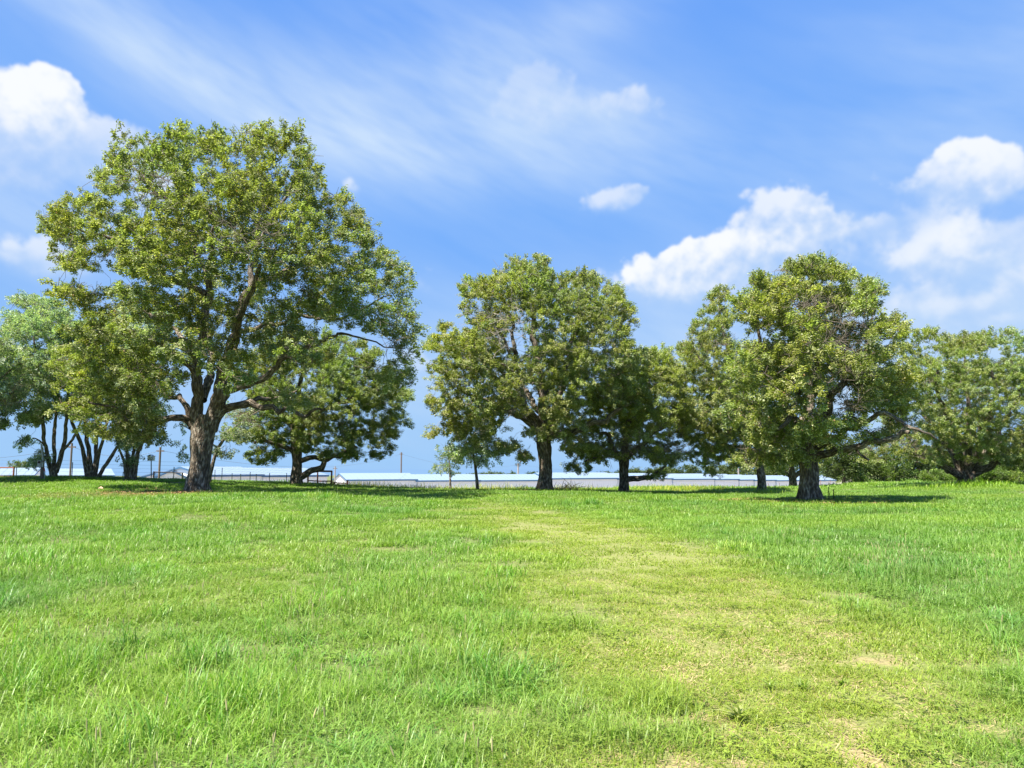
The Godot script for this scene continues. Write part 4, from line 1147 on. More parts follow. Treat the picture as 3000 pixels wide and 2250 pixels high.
func weeds() -> void:
	var lush := Color(0.17, 0.36, 0.06)
	var g := "clumps of long grass in the pasture"
	weed_clump("grass_clump", "mound of long bright arching grass before the wide oak's trunk", 2850, 55.0, 800, 2.2, 0.35, 0.75, 0.03, Color(0.20, 0.40, 0.05), 301, "grass clump", g, 1.3)
	weed_clump("grass_clump", "low outlying tufts spreading from the mound by the wide oak", 2700, 55.0, 260, 2.2, 0.25, 0.6, 0.03, Color(0.20, 0.38, 0.06), 302, "grass clump", g, 1.4)
	weed_clump("grass_clump", "small leafy clump alone in the open before the oak with cut brush", 1735, 33.5, 130, 0.45, 0.3, 0.6, 0.03, Color(0.11, 0.28, 0.07), 303, "grass clump", g)
	weed_clump("grass_clump", "arching grass clump between the shadow of the broad oak and the track", 1925, 37.0, 180, 0.9, 0.3, 0.55, 0.028, lush, 304, "grass clump", g)
	weed_clump("grass_clump", "long grass round the foot of the slim-trunked oak", 2245, 55.2, 260, 1.3, 0.35, 0.75, 0.03, Color(0.24, 0.42, 0.09), 305, "grass clump", g)
	weed_clump("grass_clump", "tall coarse grass clump with wide blades at the meadow's edge", 95, 14.2, 170, 0.75, 0.30, 0.55, 0.018, Color(0.17, 0.37, 0.09), 306, "grass clump", g)
	weed_clump("grass_clump", "dark tuft next to the tall coarse clump", 210, 13.4, 90, 0.35, 0.24, 0.42, 0.016, Color(0.10, 0.26, 0.05), 307, "grass clump", g)
	weed_clump("grass_clump", "tall tuft just beside the start of the yellow track", 1480, 12.6, 90, 0.35, 0.26, 0.46, 0.015, Color(0.15, 0.36, 0.06), 308, "grass clump", g)
	weed_clump("grass_clump", "dark upright tuft in the yellow patch of the faint track", 400, 7.6, 60, 0.16, 0.18, 0.34, 0.011, Color(0.07, 0.20, 0.04), 309, "grass clump", g)
	weed_clump("grass_clump", "pale tuft on the far bank of the track", 2145, 16.5, 90, 0.45, 0.2, 0.38, 0.02, Color(0.26, 0.44, 0.13), 310, "grass clump", g)
	var f := "rank grass along the shed wall"
	var k := 0
	for q in [["rank yellowish grass at the corner of the shed by the rusty frame", 1030, 61.0, 2.6], ["rank grass along the shed wall before its first joint", 1130, 60.0, 2.6], ["rank grass by the shed wall's second length", 1225, 59.5, 2.4], ["tall yellow grass behind the two young trees", 1360, 59.0, 2.8], ["yellow grass along the wall between young tree and big trunk", 1480, 58.5, 2.6], ["rank grass behind the brush heap", 1690, 60.0, 2.4], ["tall bright grass along the shed wall past the tangled oak", 1920, 63.0, 3.4], ["bright grass before the shed's middle joints", 2030, 64.0, 2.8]]:
		weed_clump("grass_clump", q[0], q[1], q[2], 380, q[3], 0.35, 0.85, 0.028, Color(0.33, 0.42, 0.07), 320 + k, "grass clump", f, 1.2)
		k += 1
	# two dark weed stalks by the broad oak
	k = 0
	for q in [["taller of the two dark weed stalks beside the broad oak's trunk", 2427, 37.3, 0.62], ["shorter dark weed stalk beside the broad oak's trunk", 2441, 37.6, 0.5]]:
		var r := RandomNumberGenerator.new()
		r.seed = 350 + k
		var at := on_ground(q[1], q[2])
		var o := thing("weed_stalk", q[0], "weed", at, "weed stalks by the oak")
		var s := Shape.new()
		s.tube(PackedVector3Array([Vector3(0, -0.05, 0), Vector3(0.02, q[3] * 0.5, 0), Vector3(-0.02, q[3], 0.01)]), PackedFloat32Array([0.012, 0.01, 0.004]), 5, Color(0.06, 0.08, 0.03))
		part("stem", s.made(), M.twig, o)
		var l := Shape.new()
		for i in 90:
			var t := r.randf_range(0.1, 1.0)
			blade(l, Vector3(0, q[3] * t, 0), r.randf() * TAU, r.randf_range(0.05, 0.11), 0.03, 0.9, Color(0.05, 0.10, 0.03) * r.randf_range(0.7, 1.4), 2)
		part("leaves", l.made(), M.leaf, o)
		k += 1
	# broad-leaved rosettes in the track
	k = 0
	for q in [["grey-green woolly rosette with one upright leaf in the bare soil", 2140, 5.75, 0.17, Color(0.27, 0.35, 0.20)], ["spiky green rosette in the worn track", 2235, 6.5, 0.15, Color(0.17, 0.28, 0.09)], ["flat green rosette beside the spiky one", 2330, 6.5, 0.13, Color(0.19, 0.30, 0.12)], ["dark leafy tuft past the flat rosette", 2440, 6.6, 0.11, Color(0.17, 0.28, 0.08)]]:
		var r := RandomNumberGenerator.new()
		r.seed = 370 + k
		var s := Shape.new()
		for i in 22:
			blade(s, Vector3(r.randf_range(-0.02, 0.02), 0.0, r.randf_range(-0.02, 0.02)), r.randf() * TAU, q[3] * r.randf_range(0.5, 1.0), 0.030 if k == 0 else 0.013, r.randf_range(0.35, 1.5), Color(q[4].r * 1.3, q[4].g * 1.1, q[4].b * 0.6) * r.randf_range(0.75, 1.25), 4)
		var m := part("weed_rosette", s.made(), M.grass, self)
		m.position = on_ground(q[1], q[2])
		tag(m, q[0], "weed", "weeds in the worn track")
		k += 1

# ------------------------------------------------------------------ sheds

func corrugated(a: Vector3, along: Vector3, length: float, y0: float, y1: float, out: Vector3, step: float) -> ArrayMesh:
	# ribbed steel sheet: narrow raised ribs between flat pans
	var s := Shape.new()
	var x := 0.0
	while x < length - 0.001:
		var e := minf(x + step, length)
		var m := minf(x + step * 0.72, length)
		var p := [a + along * x, a + along * m, a + along * minf(m + step * 0.07, length) + out * 0.035, a + along * minf(m + step * 0.21, length) + out * 0.035, a + along * e]
		for k in 4:
			var lo0: Vector3 = p[k]
			var lo1: Vector3 = p[k + 1]
			if lo0.distance_to(lo1) < 0.001:
				continue
			s.quad(Vector3(lo0.x, y0, lo0.z), Vector3(lo0.x, y1, lo0.z), Vector3(lo1.x, y1, lo1.z), Vector3(lo1.x, y0, lo1.z))
		x = e
	return s.made()

func shed_section(parent: Node3D, a: Vector2, b: Vector2, half: float, y0: float, eave: float, ridge: float) -> Node3D:
	# front wall from a to b (x, z as seen left to right), the ridge half metres behind it
	var o := Node3D.new()
	o.name = "section"
	parent.add_child(o, true)
	var pa := Vector3(a.x, 0, a.y) - Vector3(parent.position.x, 0, parent.position.z)
	var t := Vector3(b.x - a.x, 0, b.y - a.y).normalized()
	var length := a.distance_to(b)
	var back := Vector3(t.z, 0, -t.x)           # away from the viewer
	var by := parent.position.y
	y0 -= by; eave -= by; ridge -= by
	part("front_wall", corrugated(pa, t, length, y0, eave, -back, 0.45), M.white_steel, o)
	part("back_wall", corrugated(pa + back * half * 2.0 + t * length, -t, length, y0, eave, back, 0.9), M.white_steel, o)
	for e in 2:
		var s := Shape.new()
		var p := pa + t * (length if e else 0.0)
		var q := p + back * half * 2.0
		var m := p + back * half
		var c := [Vector3(p.x, y0, p.z), Vector3(p.x, eave, p.z), Vector3(m.x, ridge, m.z), Vector3(q.x, eave, q.z), Vector3(q.x, y0, q.z)]
		var th := t * (0.04 if e else -0.04)
		if e:
			c.reverse()
		for k in [[0, 1, 4], [1, 3, 4], [1, 2, 3]]:
			if e:
				s.tri(c[k[0]] + th, c[k[1]] + th, c[k[2]] + th, Color.WHITE)
			else:
				s.tri(c[k[2]] + th, c[k[1]] + th, c[k[0]] + th, Color.WHITE)
		for k in 5:
			var f0: Vector3 = c[k]
			var f1: Vector3 = c[(k + 1) % 5]
			s.quad(f0, f1, f1 + th, f0 + th)
		part("gable_wall", s.made(), M.white_steel, o)
		var trim := Shape.new()
		for k in 2:
			var lo := (p if k == 0 else q) + (back * -0.25 if k == 0 else back * 0.25)
			var drop := (ridge - eave) / half * 0.25
			var low := Vector3(lo.x, eave - drop, lo.z) + t * (0.27 if e else -0.27)
			var high := Vector3(m.x, ridge, m.z) + t * (0.27 if e else -0.27)
			trim.box((low + high) * 0.5 + Vector3(0, -0.06, 0), (high - low) * 0.5, Vector3(0, 0.10, 0), t * 0.018)
		part("verge_trim", trim.made(), M.blue_trim, o)
		var cor := Shape.new()
		cor.box(p - back * 0.05 + Vector3(0, (y0 + eave) * 0.5, 0) + t * (0.005 if e else -0.005), t * 0.06, Vector3(0, (eave - y0) * 0.5 - 0.02, 0), back * 0.03)
		part("corner_trim", cor.made(), M.blue_trim if not e else M.white_steel, o)
	for side in 2:
		var s := Shape.new()
		var m := pa + back * half
		var lo := pa + back * (-0.25 if side == 0 else half * 2.0 + 0.25)
		var drop := (ridge - eave) / half * 0.25
		var l0 := Vector3(lo.x, eave - drop + 0.05, lo.z) - t * 0.25
		var h0 := Vector3(m.x, ridge + 0.05, m.z) - t * 0.25
		var ln := t * (length + 0.5)
		s.box((l0 + h0 + ln) * 0.5, ln * 0.5, (h0 - l0) * 0.5, Vector3(0, 0.02, 0))
		# standing seams
		var n := int(length / 0.9)
		for k in n:
			var w := ln * ((k + 0.5) / n)
			s.box((l0 + h0) * 0.5 + w + Vector3(0, 0.035, 0), t * 0.02, (h0 - l0) * 0.5, Vector3(0, 0.018, 0))
		part("roof_slope", s.made(), M.blue_steel, o)
		var f := Shape.new()
		var fl := Vector3(lo.x, eave - drop - 0.09, lo.z) + back * (-0.022 if side == 0 else 0.022)
		f.box(fl + t * length * 0.5, t * (length * 0.5 + 0.25), Vector3(0, 0.12, 0), back * 0.02)
		part("eave_trim", f.made(), M.blue_trim, o)
	return o

func meet(u: float, a: Vector2, b: Vector2) -> Vector2:
	# where the line of sight through pixel column u crosses the line a-b on the map
	var k := px(u, HORIZON, 1.0).x
	# x = k * d with d = -z; a + t (b - a)
	var t := (k * -a.y - a.x) / ((b.x - a.x) + k * (b.y - a.y))
	return a + (b - a) * t

func sheds() -> void:
	# the long stepped building: its front wall runs away to the right
	var a := Vector2(px(1018, HORIZON, 1).x * 140.0, -140.0)
	var b := Vector2(px(2445, HORIZON, 1).x * 200.0, -200.0)
	var marks := [1018, 1220, 1404, 1600, 1808, 1968, 2091, 2162, 2206, 2270, 2340, 2445]
	var eave_v := [1405.0, 1407.5, 1407.0, 1401.0, 1402.0, 1403.0, 1403.5, 1405.0, 1406.0, 1407.0, 1407.0]
	var first := on_ground(1018, 140.0)
	var o := thing("storage_shed", "long white shed in stepped lengths under one blue metal roof after another", "shed", Vector3(a.x, first.y, a.y))
	for i in marks.size() - 1:
		var p := meet(marks[i] + (1.5 if i else 0.0), a, b)
		var q := meet(marks[i + 1], a, b)
		var mid := (p + q) * 0.5
		var eave := px(1500, eave_v[i], -p.y).y
		var y0 := minf(ground(p.x, p.y), ground(q.x, q.y)) - 0.3
		shed_section(o, p, q, 4.2, minf(y0, eave - 2.6), eave, eave + 1.05)
	# the second row, behind the oak with the rusty frame
	a = Vector2(px(603, HORIZON, 1).x * 100.0, -100.0)
	b = Vector2(px(957, HORIZON, 1).x * 122.0, -122.0)
	o = thing("storage_shed", "white shed with pale blue roofs behind the wire fence and the dense dark oak", "shed", Vector3(a.x, ground(a.x, a.y), a.y))
	marks = [603, 768, 876, 957]
	eave_v = [1391.0, 1392.5, 1392.0]
	for i in 3:
		var p := meet(marks[i] + (1.5 if i else 0.0), a, b)
		var q := meet(marks[i + 1], a, b)
		var eave := px(1500, eave_v[i], -p.y).y
		shed_section(o, p, q, 4.2, minf(minf(ground(p.x, p.y), ground(q.x, q.y)) - 0.3, eave - 2.6), eave, eave + 1.0)
	# gable ends seen beyond the black gate
	for w in [["small white gabled shed framed by the black pipe gate", 502.0, 1377.5, 1396.0, 37.0, 98.0, 16.0], ["white shed with a long low gable beside the utility pole's foot", 452.0, 1387.0, 1400.0, 40.0, 104.0, 14.0]]:
		var m := px(w[1], HORIZON, w[5])
		var half: float = w[4] * w[5] / F
		var eave := px(w[1], w[3], w[5]).y
		var ridge := px(w[1], w[2], w[5]).y
		var base := ground(m.x, m.z)
		var shed := thing("storage_shed", w[0], "shed", Vector3(m.x, base, m.z))
		# its long wall runs away from the viewer: the gable is the near end
		var away := Vector2(m.x, m.z).normalized()
		var across := Vector2(-away.y, away.x)
		var p0 := Vector2(m.x, m.z) + across * half
		shed_section(shed, p0, p0 + away * w[6], half, minf(base - 0.3, eave - 2.4), eave, ridge)
	# roofs showing over the rise by the multi-stemmed trees
	for w in [["pale blue shed roof between the meter post and the leaning stem", 168.0, 332.0, 1374.0, 1393.0, 112.0], ["pale blue shed roof by the rusty corner fence", -160.0, 97.0, 1372.0, 1392.5, 116.0]]:
		var p := px(w[1], HORIZON, w[5])
		var q := px(w[2], HORIZON, w[5] + 4.0)
		var eave := px(w[1], w[4], w[5]).y
		var ridge := px(w[1], w[3], w[5] + 4.2).y
		var base := ground(p.x, p.z)
		var shed := thing("storage_shed", w[0], "shed", Vector3(p.x, base, p.z))
		shed_section(shed, Vector2(p.x, p.z), Vector2(q.x, q.z), 4.2, minf(base - 0.3, eave - 2.4), eave, ridge)

# ------------------------------------------------------------------ fences, poles and small things

func rod(a: Vector3, b: Vector3, r: float, sides := 6) -> ArrayMesh:
	var s := Shape.new()
	s.tube(PackedVector3Array([a, a.lerp(b, 0.5), b]), PackedFloat32Array([r, r, r]), sides)
	s.end_cap(b, sides, (b - a).normalized())
	return s.made()

func post_at(u: float, v_top: float, d: float) -> Array:
	var p := px(u, v_top, d)
	return [Vector3(p.x, ground(p.x, p.z) - 0.35, p.z), p]

func fence(label: String, posts: Array, wires: int, low: float, high: float, r: float, mat: Material, wire_r := 0.004) -> void:
	# posts: [u, v of the top, d]
	var base := on_ground(posts[0][0], posts[0][2])
	var o := thing("wire_fence", label, "fence", base)
	var feet: Array = []
	for q in posts:
		var e := post_at(q[0], q[1], q[2])
		feet.append(Vector3(e[1].x, ground(e[1].x, e[1].z), e[1].z))
		part("post", rod(e[0] - base, e[1] - base, r, 5), mat, o)
	for k in wires:
		var h := lerpf(low, high, float(k) / maxi(1, wires - 1))
		var line := PackedVector3Array()
		var rad := PackedFloat32Array()
		for f in feet:
			line.append(f + Vector3(0, h, 0) - base)
			rad.append(wire_r)
		var s := Shape.new()
		s.tube(line, rad, 3)
		part("wire", s.made(), M.wire, o)

func fences() -> void:
	fence("barbed wire fence on thin steel posts behind the pale multi-stemmed trees", [[-120, 1352, 56], [50, 1353, 56], [213, 1354, 56.5], [361, 1382, 57], [510, 1368, 57], [610, 1369, 58]], 5, 0.25, 1.30, 0.03, M.green_post, 0.006)
	fence("wire fence with close-set dark posts between the largest oak and the rusty frame", [[630, 1376, 60], [651, 1370, 60.5], [680, 1386, 61], [705, 1388, 61], [733, 1382, 61.5], [751, 1388, 62], [790, 1385, 62], [840, 1386, 62.5], [886, 1388, 62.5]], 7, 0.12, 1.15, 0.03, M.green_post, 0.005)
	fence("thin wire fence crossing the field before the stepped shed", [[1965, 1428, 64], [2005, 1426, 66], [2042, 1425, 68], [2080, 1424, 70], [2117, 1422, 72], [2152, 1420, 75], [2186, 1418, 78], [2220, 1417, 81], [2251, 1416, 84], [2283, 1414, 88], [2404, 1406, 100], [2432, 1405, 103]], 3, 0.3, 1.0, 0.022, M.rust, 0.004)
	# rusty frame with its side rails
	var d := 59.0
	var base := on_ground(935, d)
	var o := thing("pipe_gateway", "rusty steel pipe frame of three posts with a high crossbar and a middle rail", "gateway", base)
	for q in [[903, 1377.0, 0.10], [931, 1378.5, 0.085], [972, 1379.0, 0.10]]:
		var e := post_at(q[0], q[1], d)
		part("post", rod(e[0] - base, e[1] - base, q[2] * 0.62, 8), M.rust, o)
	for q in [[903, 1378.5, 972, 1380.0, 0.045], [903, 1408, 931, 1409, 0.04], [931, 1382, 972, 1382.0, 0.03], [931, 1409.5, 972, 1409.5, 0.045]]:
		part("rail", rod(px(q[0], q[1], d) - base, px(q[2], q[3], d) - base, q[4], 6), M.rust, o)
	base = on_ground(1000, d)
	o = thing("pipe_rail", "low rusty pipe rail sloping from the frame to a short dark post", "rail", base)
	for q in [[979, 1414.0], [1018, 1407.0]]:
		var e := post_at(q[0], q[1], d)
		part("post", rod(e[0] - base, e[1] - base, 0.06, 6), M.rust, o)
	part("rail", rod(px(974, 1412, d) - base, px(990, 1415, d) - base, 0.035, 6), M.rust, o)
	part("rail", rod(px(990, 1415, d) - base, px(1018, 1416, d) - base, 0.035, 6), M.rust, o)
	part("rail", rod(px(985, 1419, d) - base, px(1018, 1423, d) - base, 0.03, 6), M.rust, o)
	# black gate
	d = 58.5
	base = on_ground(493, d)
	o = thing("pipe_gate", "black steel pipe gate frame in front of the small white gable", "gate", base)
	for u in [451, 535]:
		var e := post_at(u, 1381.0 + (u - 451) * 0.04, d)
		part("post", rod(e[0] - base, e[1] - base, 0.055, 8), M.black_pipe, o)
	part("top_rail", rod(px(451, 1382.5, d) - base, px(535, 1386, d) - base, 0.04, 6), M.black_pipe, o)
	part("bottom_rail", rod(px(451, 1406.5, d) - base, px(535, 1409, d) - base, 0.035, 6), M.black_pipe, o)
	# rusty corner fence
	d = 55.0
	base = on_ground(20, d)
	o = thing("pipe_corner", "rusty pipe corner brace of the fence with one post and two rails", "fence", base)
	var e2 := post_at(41, 1368.0, d)
	part("post", rod(e2[0] - base, e2[1] - base, 0.06, 8), M.rust, o)
	e2 = post_at(-60, 1368.0, d)
	part("post", rod(e2[0] - base, e2[1] - base, 0.06, 8), M.rust, o)
	part("rail", rod(px(-60, 1370, d) - base, px(41, 1370, d) - base, 0.045, 6), M.rust, o)
	part("rail", rod(px(-60, 1395, d) - base, px(41, 1395.5, d) - base, 0.035, 6), M.rust, o)
	# meter box on its post
	d = 47.0
	base = on_ground(121, d)
	o = thing("meter_post", "grey electric meter box on a weathered wooden post", "meter box", base)
	var top := px(121, 1300, d)
	part("post", rod(Vector3(0, -0.4, 0), Vector3(0, px(121, 1350, d).y - base.y, 0), 0.10, 8), M.pole, o)
	part("conduit", rod(Vector3(0.02, px(121, 1350, d).y - base.y, 0), top - base, 0.05, 6), M.galvanised, o)
	var s := Shape.new()
	var c := px(121, 1359, d) - base
	var hw := 5.2 * d / F
	var hh := 9.5 * d / F
	s.box(c + Vector3(0, 0, 0.16), Vector3(hw, 0, 0), Vector3(0, hh, 0), Vector3(0, 0, 0.06))
	part("box", s.made(), M.galvanised, o)
	s = Shape.new()
	s.box(c + Vector3(hw + 0.055, -0.04, 0.14), Vector3(0.05, 0, 0), Vector3(0, hh * 0.75, 0), Vector3(0, 0, 0.05))
	part("switch_box", s.made(), M.galvanised, o)
	s = Shape.new()
	s.tube(PackedVector3Array([c + Vector3(0, hh * 0.5, 0.215), c + Vector3(0, hh * 0.5, 0.26), c + Vector3(0, hh * 0.5, 0.28)]), PackedFloat32Array([0.075, 0.075, 0.06]), 14)
	s.end_cap(c + Vector3(0, hh * 0.5, 0.282), 14, Vector3(0, 0, 1))
	part("meter_glass", s.made(), M.black_pipe, o)
	# water hydrant-like stub with red handle beside it
	base = on_ground(129, d)
	o = thing("yard_hydrant", "small yard hydrant with a red handle beside the meter post", "hydrant", base)
	part("pipe", rod(Vector3(0, -0.2, 0), Vector3(0, 0.5, 0), 0.03, 6), M.galvanised, o)
	part("handle", rod(Vector3(0, 0.48, 0), Vector3(-0.05, 0.72, 0.02), 0.028, 6), flat_mat(Color(0.45, 0.04, 0.05), 0.5), o)
	# bird house
	d = 57.5
	base = on_ground(443, d)
	o = thing("bird_house", "white martin house with two storeys on a thin tall pole", "bird house", base)
	part("pole", rod(Vector3(0, -0.3, 0), px(443, 1349, d) - base, 0.035, 6), M.green_post, o)
	c = px(443, 1342, d) - base
	for k in 2:
		s = Shape.new()
		s.box(c + Vector3(0, -0.05 + k * 0.17 - 0.06, 0), Vector3(0.19, 0, 0), Vector3(0, 0.075, 0), Vector3(0, 0, 0.19))
		var storey := part("storey", s.made(), M.pale_wood, o)
		s = Shape.new()
		s.box(c + Vector3(0, -0.05 + k * 0.17 - 0.145, 0), Vector3(0.235, 0, 0), Vector3(0, 0.008, 0), Vector3(0, 0, 0.235))
		part("ledge", s.made(), M.pale_wood, storey)
		for j in 2:
			s = Shape.new()
			s.tube(PackedVector3Array([c + Vector3(-0.09 + j * 0.18, -0.11 + k * 0.17, 0.17), c + Vector3(-0.09 + j * 0.18, -0.11 + k * 0.17, 0.194)]), PackedFloat32Array([0.03, 0.03]), 10)
			s.end_cap(c + Vector3(-0.09 + j * 0.18, -0.11 + k * 0.17, 0.195), 10, Vector3(0, 0, 1))
			part("entrance", s.made(), M.black_pipe, storey)
	s = Shape.new()
	var r0 := c + Vector3(0, 0.145, 0)
	for side in [-1.0, 1.0]:
		s.box(r0 + Vector3(side * 0.115, 0.045, 0), Vector3(0.125, -side * 0.055, 0), Vector3(0, 0.012, 0) , Vector3(0, 0, 0.24))
	part("roof", s.made(), M.galvanised, o)

func utility_poles() -> void:
	var g := "utility poles behind the sheds and fences"
	var tops := {}
	for q in [["tall utility pole among the pale multi-stemmed trees", 211, 1298.0, 70.0, 0.085], ["utility pole rising behind the black gate", 470, 1310.0, 72.0, 0.095], ["thin utility pole over the stepped shed by the dense dark oak", 1176, 1325.0, 150.0, 0.14], ["far utility pole with a short crossarm beyond the shed roofs", 1518, 1357.0, 190.0, 0.20], ["pale short pole behind the sheds' lower lengths", 2163, 1372.0, 232.0, 0.22], ["slim pale pole by the gable of the stepped shed", 982, 1366.0, 132.0, 0.1]]:
		var p := px(q[1], q[2], q[3])
		var base := Vector3(p.x, ground(p.x, p.z), p.z)
		var o := thing("utility_pole", q[0], "utility pole", base, g)
		part("shaft", rod(Vector3(0, -0.5, 0), p - base, q[4], 8), M.pole if q[1] < 1500 and q[1] != 982 else M.grey_pole, o)
		var s := Shape.new()
		s.box(p - base - Vector3(0, 0.35, 0), Vector3(0.75 if q[1] == 1518 else 0.35, 0, 0), Vector3(0, 0.06, 0), Vector3(0, 0, 0.05))
		part("crossarm", s.made(), M.pole, o)
		tops[q[1]] = p - Vector3(0, 0.3, 0)
	var far := px(-300, 1330, 78)
	for w in [["power line running in from the pasture edge to the pole among the pale trees", far, tops[211], 0.8], ["power line sagging between the two near utility poles", tops[211], tops[470], 0.7], ["power line from the black gate's pole to the thin pole by the dense oak", tops[470], tops[1176], 2.0], ["power line from the thin pole to the far pole with the crossarm", tops[1176], tops[1518], 1.6], ["power line running on from the far pole behind the trees", tops[1518], px(2163, 1374, 232), 2.0]]:
		var a: Vector3 = w[1]
		var b: Vector3 = w[2]
		var line := PackedVector3Array()
		var rad := PackedFloat32Array()
		for k in 25:
			var t := k / 24.0
			line.append(a.lerp(b, t) - Vector3(0, 4.0 * w[3] * t * (1.0 - t), 0) - a)
			rad.append(0.012)
		var s := Shape.new()
		s.tube(line, rad, 4)
		var o := part("power_line", s.made(), M.wire, self)
		o.position = a
		tag(o, w[0], "power line", "power lines")
		# hung from the poles at both ends

func brush_heap() -> void:
	var r := RandomNumberGenerator.new()
	r.seed = 611
	var at := on_ground(1658, 48.5)
	var o := thing("brush_heap", "heap of cut dry branches beside the oak trunk", "brush heap", at)
	for i in 46:
		var a := Vector3(r.randf_range(-0.8, 0.75), r.randf_range(0.0, 0.22), r.randf_range(-0.4, 0.4))
		var dir := Vector3(r.randf_range(-1, 1), r.randf_range(-0.1, 0.45), r.randf_range(-0.5, 0.5)).normalized()
		var l := r.randf_range(0.4, 1.0)
		var s := Shape.new()
		var g := r.randf_range(0.7, 1.3)
		var rad := r.randf_range(0.008, 0.022)
		var p1 := a + dir * l * 0.5 + Vector3(0, r.randf_range(0, 0.08), 0)
		s.tube(PackedVector3Array([a, p1, a + dir * l]), PackedFloat32Array([rad, rad * 0.8, rad * 0.4]), 5, Color(0.20 * g, 0.14 * g, 0.10 * g))
		part("branch", s.made(), M.twig, o)
	# the pale scrap of log on the bare strip near the largest oak
	at = on_ground(296, 39.0)
	var s := Shape.new()
	s.tube(PackedVector3Array([Vector3(-0.1, 0.05, 0), Vector3(0, 0.09, 0), Vector3(0.13, 0.06, 0.02)]), PackedFloat32Array([0.06, 0.075, 0.03]), 9, Color(0.55, 0.38, 0.24), 0.3, noise_of(3, 3.0, 2))
	var m := part("log_piece", s.made(), M.twig, self)
	m.position = at
	tag(m, "pale broken piece of log lying in the grass beside the oak's shadow", "log")

func leaf_litter() -> void:
	var r := RandomNumberGenerator.new()
	r.seed = 909
	var s := Shape.new()
	for i in 40:
		var o := Vector3(r.randf_range(-0.5, 0.5), r.randf_range(0.02, 0.10), r.randf_range(-0.5, 0.5))
		var yaw := r.randf() * TAU
		var a := Vector3(cos(yaw), r.randf_range(-0.3, 0.4), sin(yaw)) * r.randf_range(0.05, 0.08)
		var b := Vector3(-sin(yaw), r.randf_range(-0.3, 0.3), cos(yaw)) * 0.028
		var g := r.randf_range(0.6, 1.3)
		s.quad(o - a, o + b, o + a, o - b, Color(0.26 * g, 0.16 * g, 0.075 * g))
	var spots: Array = []
	for q in [[577, 37.2, 5.0, 50], [2372, 37.4, 4.0, 40], [1597, 49.4, 3.5, 30], [1828, 52.4, 3.0, 20]]:
		var c := on_ground(q[0], q[1])
		for i in q[3]:
			var a := r.randf() * TAU
			var m: float = q[2] * pow(r.randf(), 0.7)
			var p := Vector3(c.x + cos(a) * m, 0, c.z + sin(a) * m)
			p.y = ground(p.x, p.z)
			spots.append([Transform3D(Basis(Vector3.UP, r.randf() * TAU), p), Color.WHITE])
	scatter("fallen_leaves", "brown fallen leaves lying round the feet of the old oaks", s.made(), M.dry, spots)

func distant_wood() -> void:
	var r := RandomNumberGenerator.new()
	r.seed = 808
	var spots: Array = []
	for i in 120:
		var u := r.randf_range(1330.0, 2560.0)
		var high := 1384.0
		if u > 1640.0:
			high = lerpf(1384.0, 1362.0, smooth(1640.0, 2050.0, u))
		if u > 2050.0:
			high = 1358.0
		var d := r.randf_range(290.0, 340.0)
		var top := px(u, high + r.randf_range(-4.0, 9.0), d)
		var foot := ground(top.x, top.z)
		var wide := r.randf_range(2.2, 4.0)
		for k in 46:
			var a := r.randf() * TAU
			var t := r.randf()
			var q := wide * sqrt(maxf(0.0, 1.0 - pow(t * 1.6 - 0.6, 2.0))) * sqrt(r.randf())
			var p := Vector3(top.x + q * cos(a), lerpf(foot + 1.0, top.y - 0.8, t), top.z + q * sin(a))
			var sz := r.randf_range(3.2, 5.2)
			var g := r.randf_range(0.8, 1.1)
			spots.append([Transform3D(Basis.from_euler(Vector3(r.randf_range(-0.6, 0.6), r.randf() * TAU, r.randf_range(-0.6, 0.6))).scaled(Vector3.ONE * sz), p), Color(g, g, g)])
	var mm := MultiMesh.new()
	mm.transform_format = MultiMesh.TRANSFORM_3D
	mm.use_colors = true
	mm.mesh = sprays.bush
	mm.instance_count = spots.size()
	for k in spots.size():
		mm.set_instance_transform(k, spots[k][0])
		mm.set_instance_color(k, spots[k][1])
	var o := MultiMeshInstance3D.new()
	o.name = "distant_woods"
	o.multimesh = mm
	o.material_override = M.leaf
	add_child(o)
	tag(o, "low dark line of distant woods behind the shed roofs", "woods", "", "stuff")

# ------------------------------------------------------------------ the scene

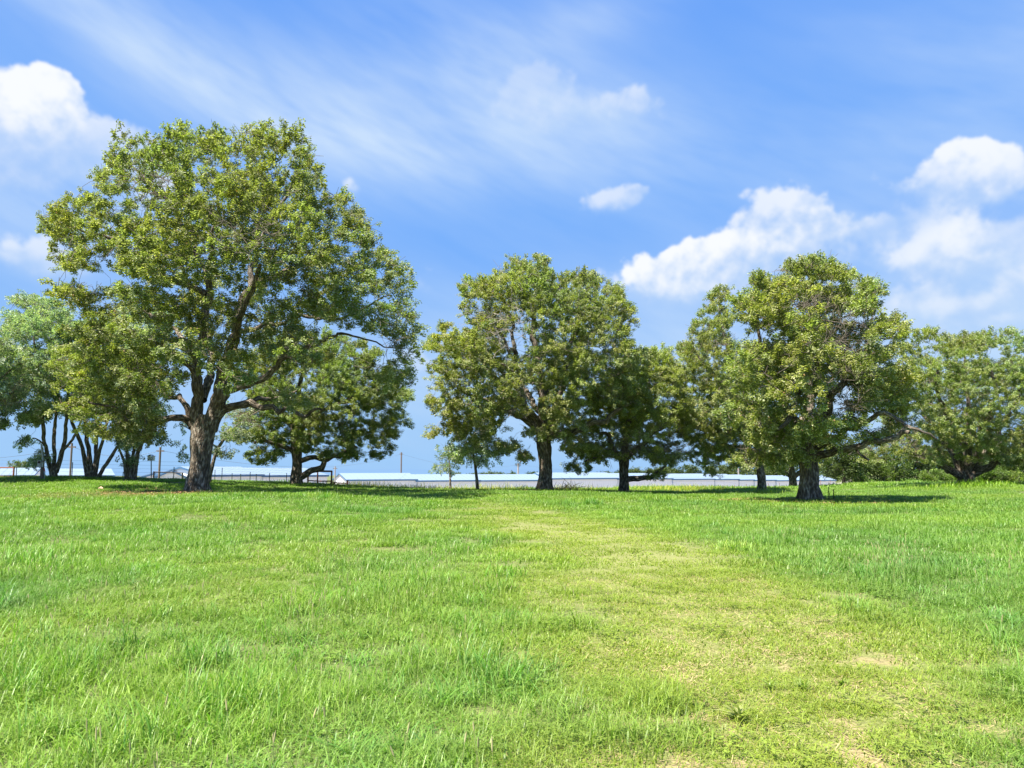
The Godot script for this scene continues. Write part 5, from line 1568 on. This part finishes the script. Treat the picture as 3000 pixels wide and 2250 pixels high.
func _ready() -> void:
	pitch = atan((HORIZON - 1125.0) / F)
	var t0 := Time.get_ticks_msec()
	var cam := Camera3D.new()
	cam.name = "camera"
	cam.fov = rad_to_deg(2.0 * atan(1125.0 / F))
	cam.near = 0.05
	cam.far = 6000.0
	cam.position = Vector3(0, EYE, 0)
	cam.rotation.x = pitch
	add_child(cam)
	cam.current = true
	var env := Environment.new()
	env.background_mode = Environment.BG_SKY
	env.sky = make_sky()
	env.ambient_light_source = Environment.AMBIENT_SOURCE_SKY
	env.tonemap_mode = Environment.TONE_MAPPER_LINEAR
	env.tonemap_exposure = EXPOSURE
	env.sdfgi_enabled = true
	env.ssao_enabled = true
	env.ssil_enabled = true
	var world := WorldEnvironment.new()
	world.name = "world"
	world.environment = env
	add_child(world)
	var sun := DirectionalLight3D.new()
	sun.name = "sun"
	sun.light_energy = 1.6
	sun.light_color = Color(1.0, 0.965, 0.90)
	sun.light_angular_distance = 0.55
	sun.shadow_enabled = true
	var el := deg_to_rad(64.0)
	var az := deg_to_rad(50.0)       # from the left, a little from behind the viewer
	sun.look_at_from_position(Vector3.ZERO, Vector3(cos(el) * sin(az), -sin(el), -cos(el) * cos(az)))
	add_child(sun)
	print("sky ", Time.get_ticks_msec() - t0)

	hue_a = noise_of(41, 0.16, 3)
	hue_b = noise_of(42, 0.11, 3)
	wear = noise_of(43, 0.35, 3)
	shape_terrain()
	make_materials()
	make_sprays()
	make_ground()
	print("ground ", Time.get_ticks_msec() - t0)
	sheds()
	distant_wood()
	oaks()
	other_trees()
	var job := WorkerThreadPool.add_group_task(plan_tree, plans.size(), -1, true)
	WorkerThreadPool.wait_for_group_task_completion(job)
	print("planned ", Time.get_ticks_msec() - t0)
	var leaves := 0
	for p in plans:
		raise_tree(p)
		leaves += p.leaf_t.size()
	print("trees ", Time.get_ticks_msec() - t0, " leaf sprays ", leaves)
	meadow()
	weeds()
	print("grass ", Time.get_ticks_msec() - t0)
	fences()
	utility_poles()
	brush_heap()
	leaf_litter()
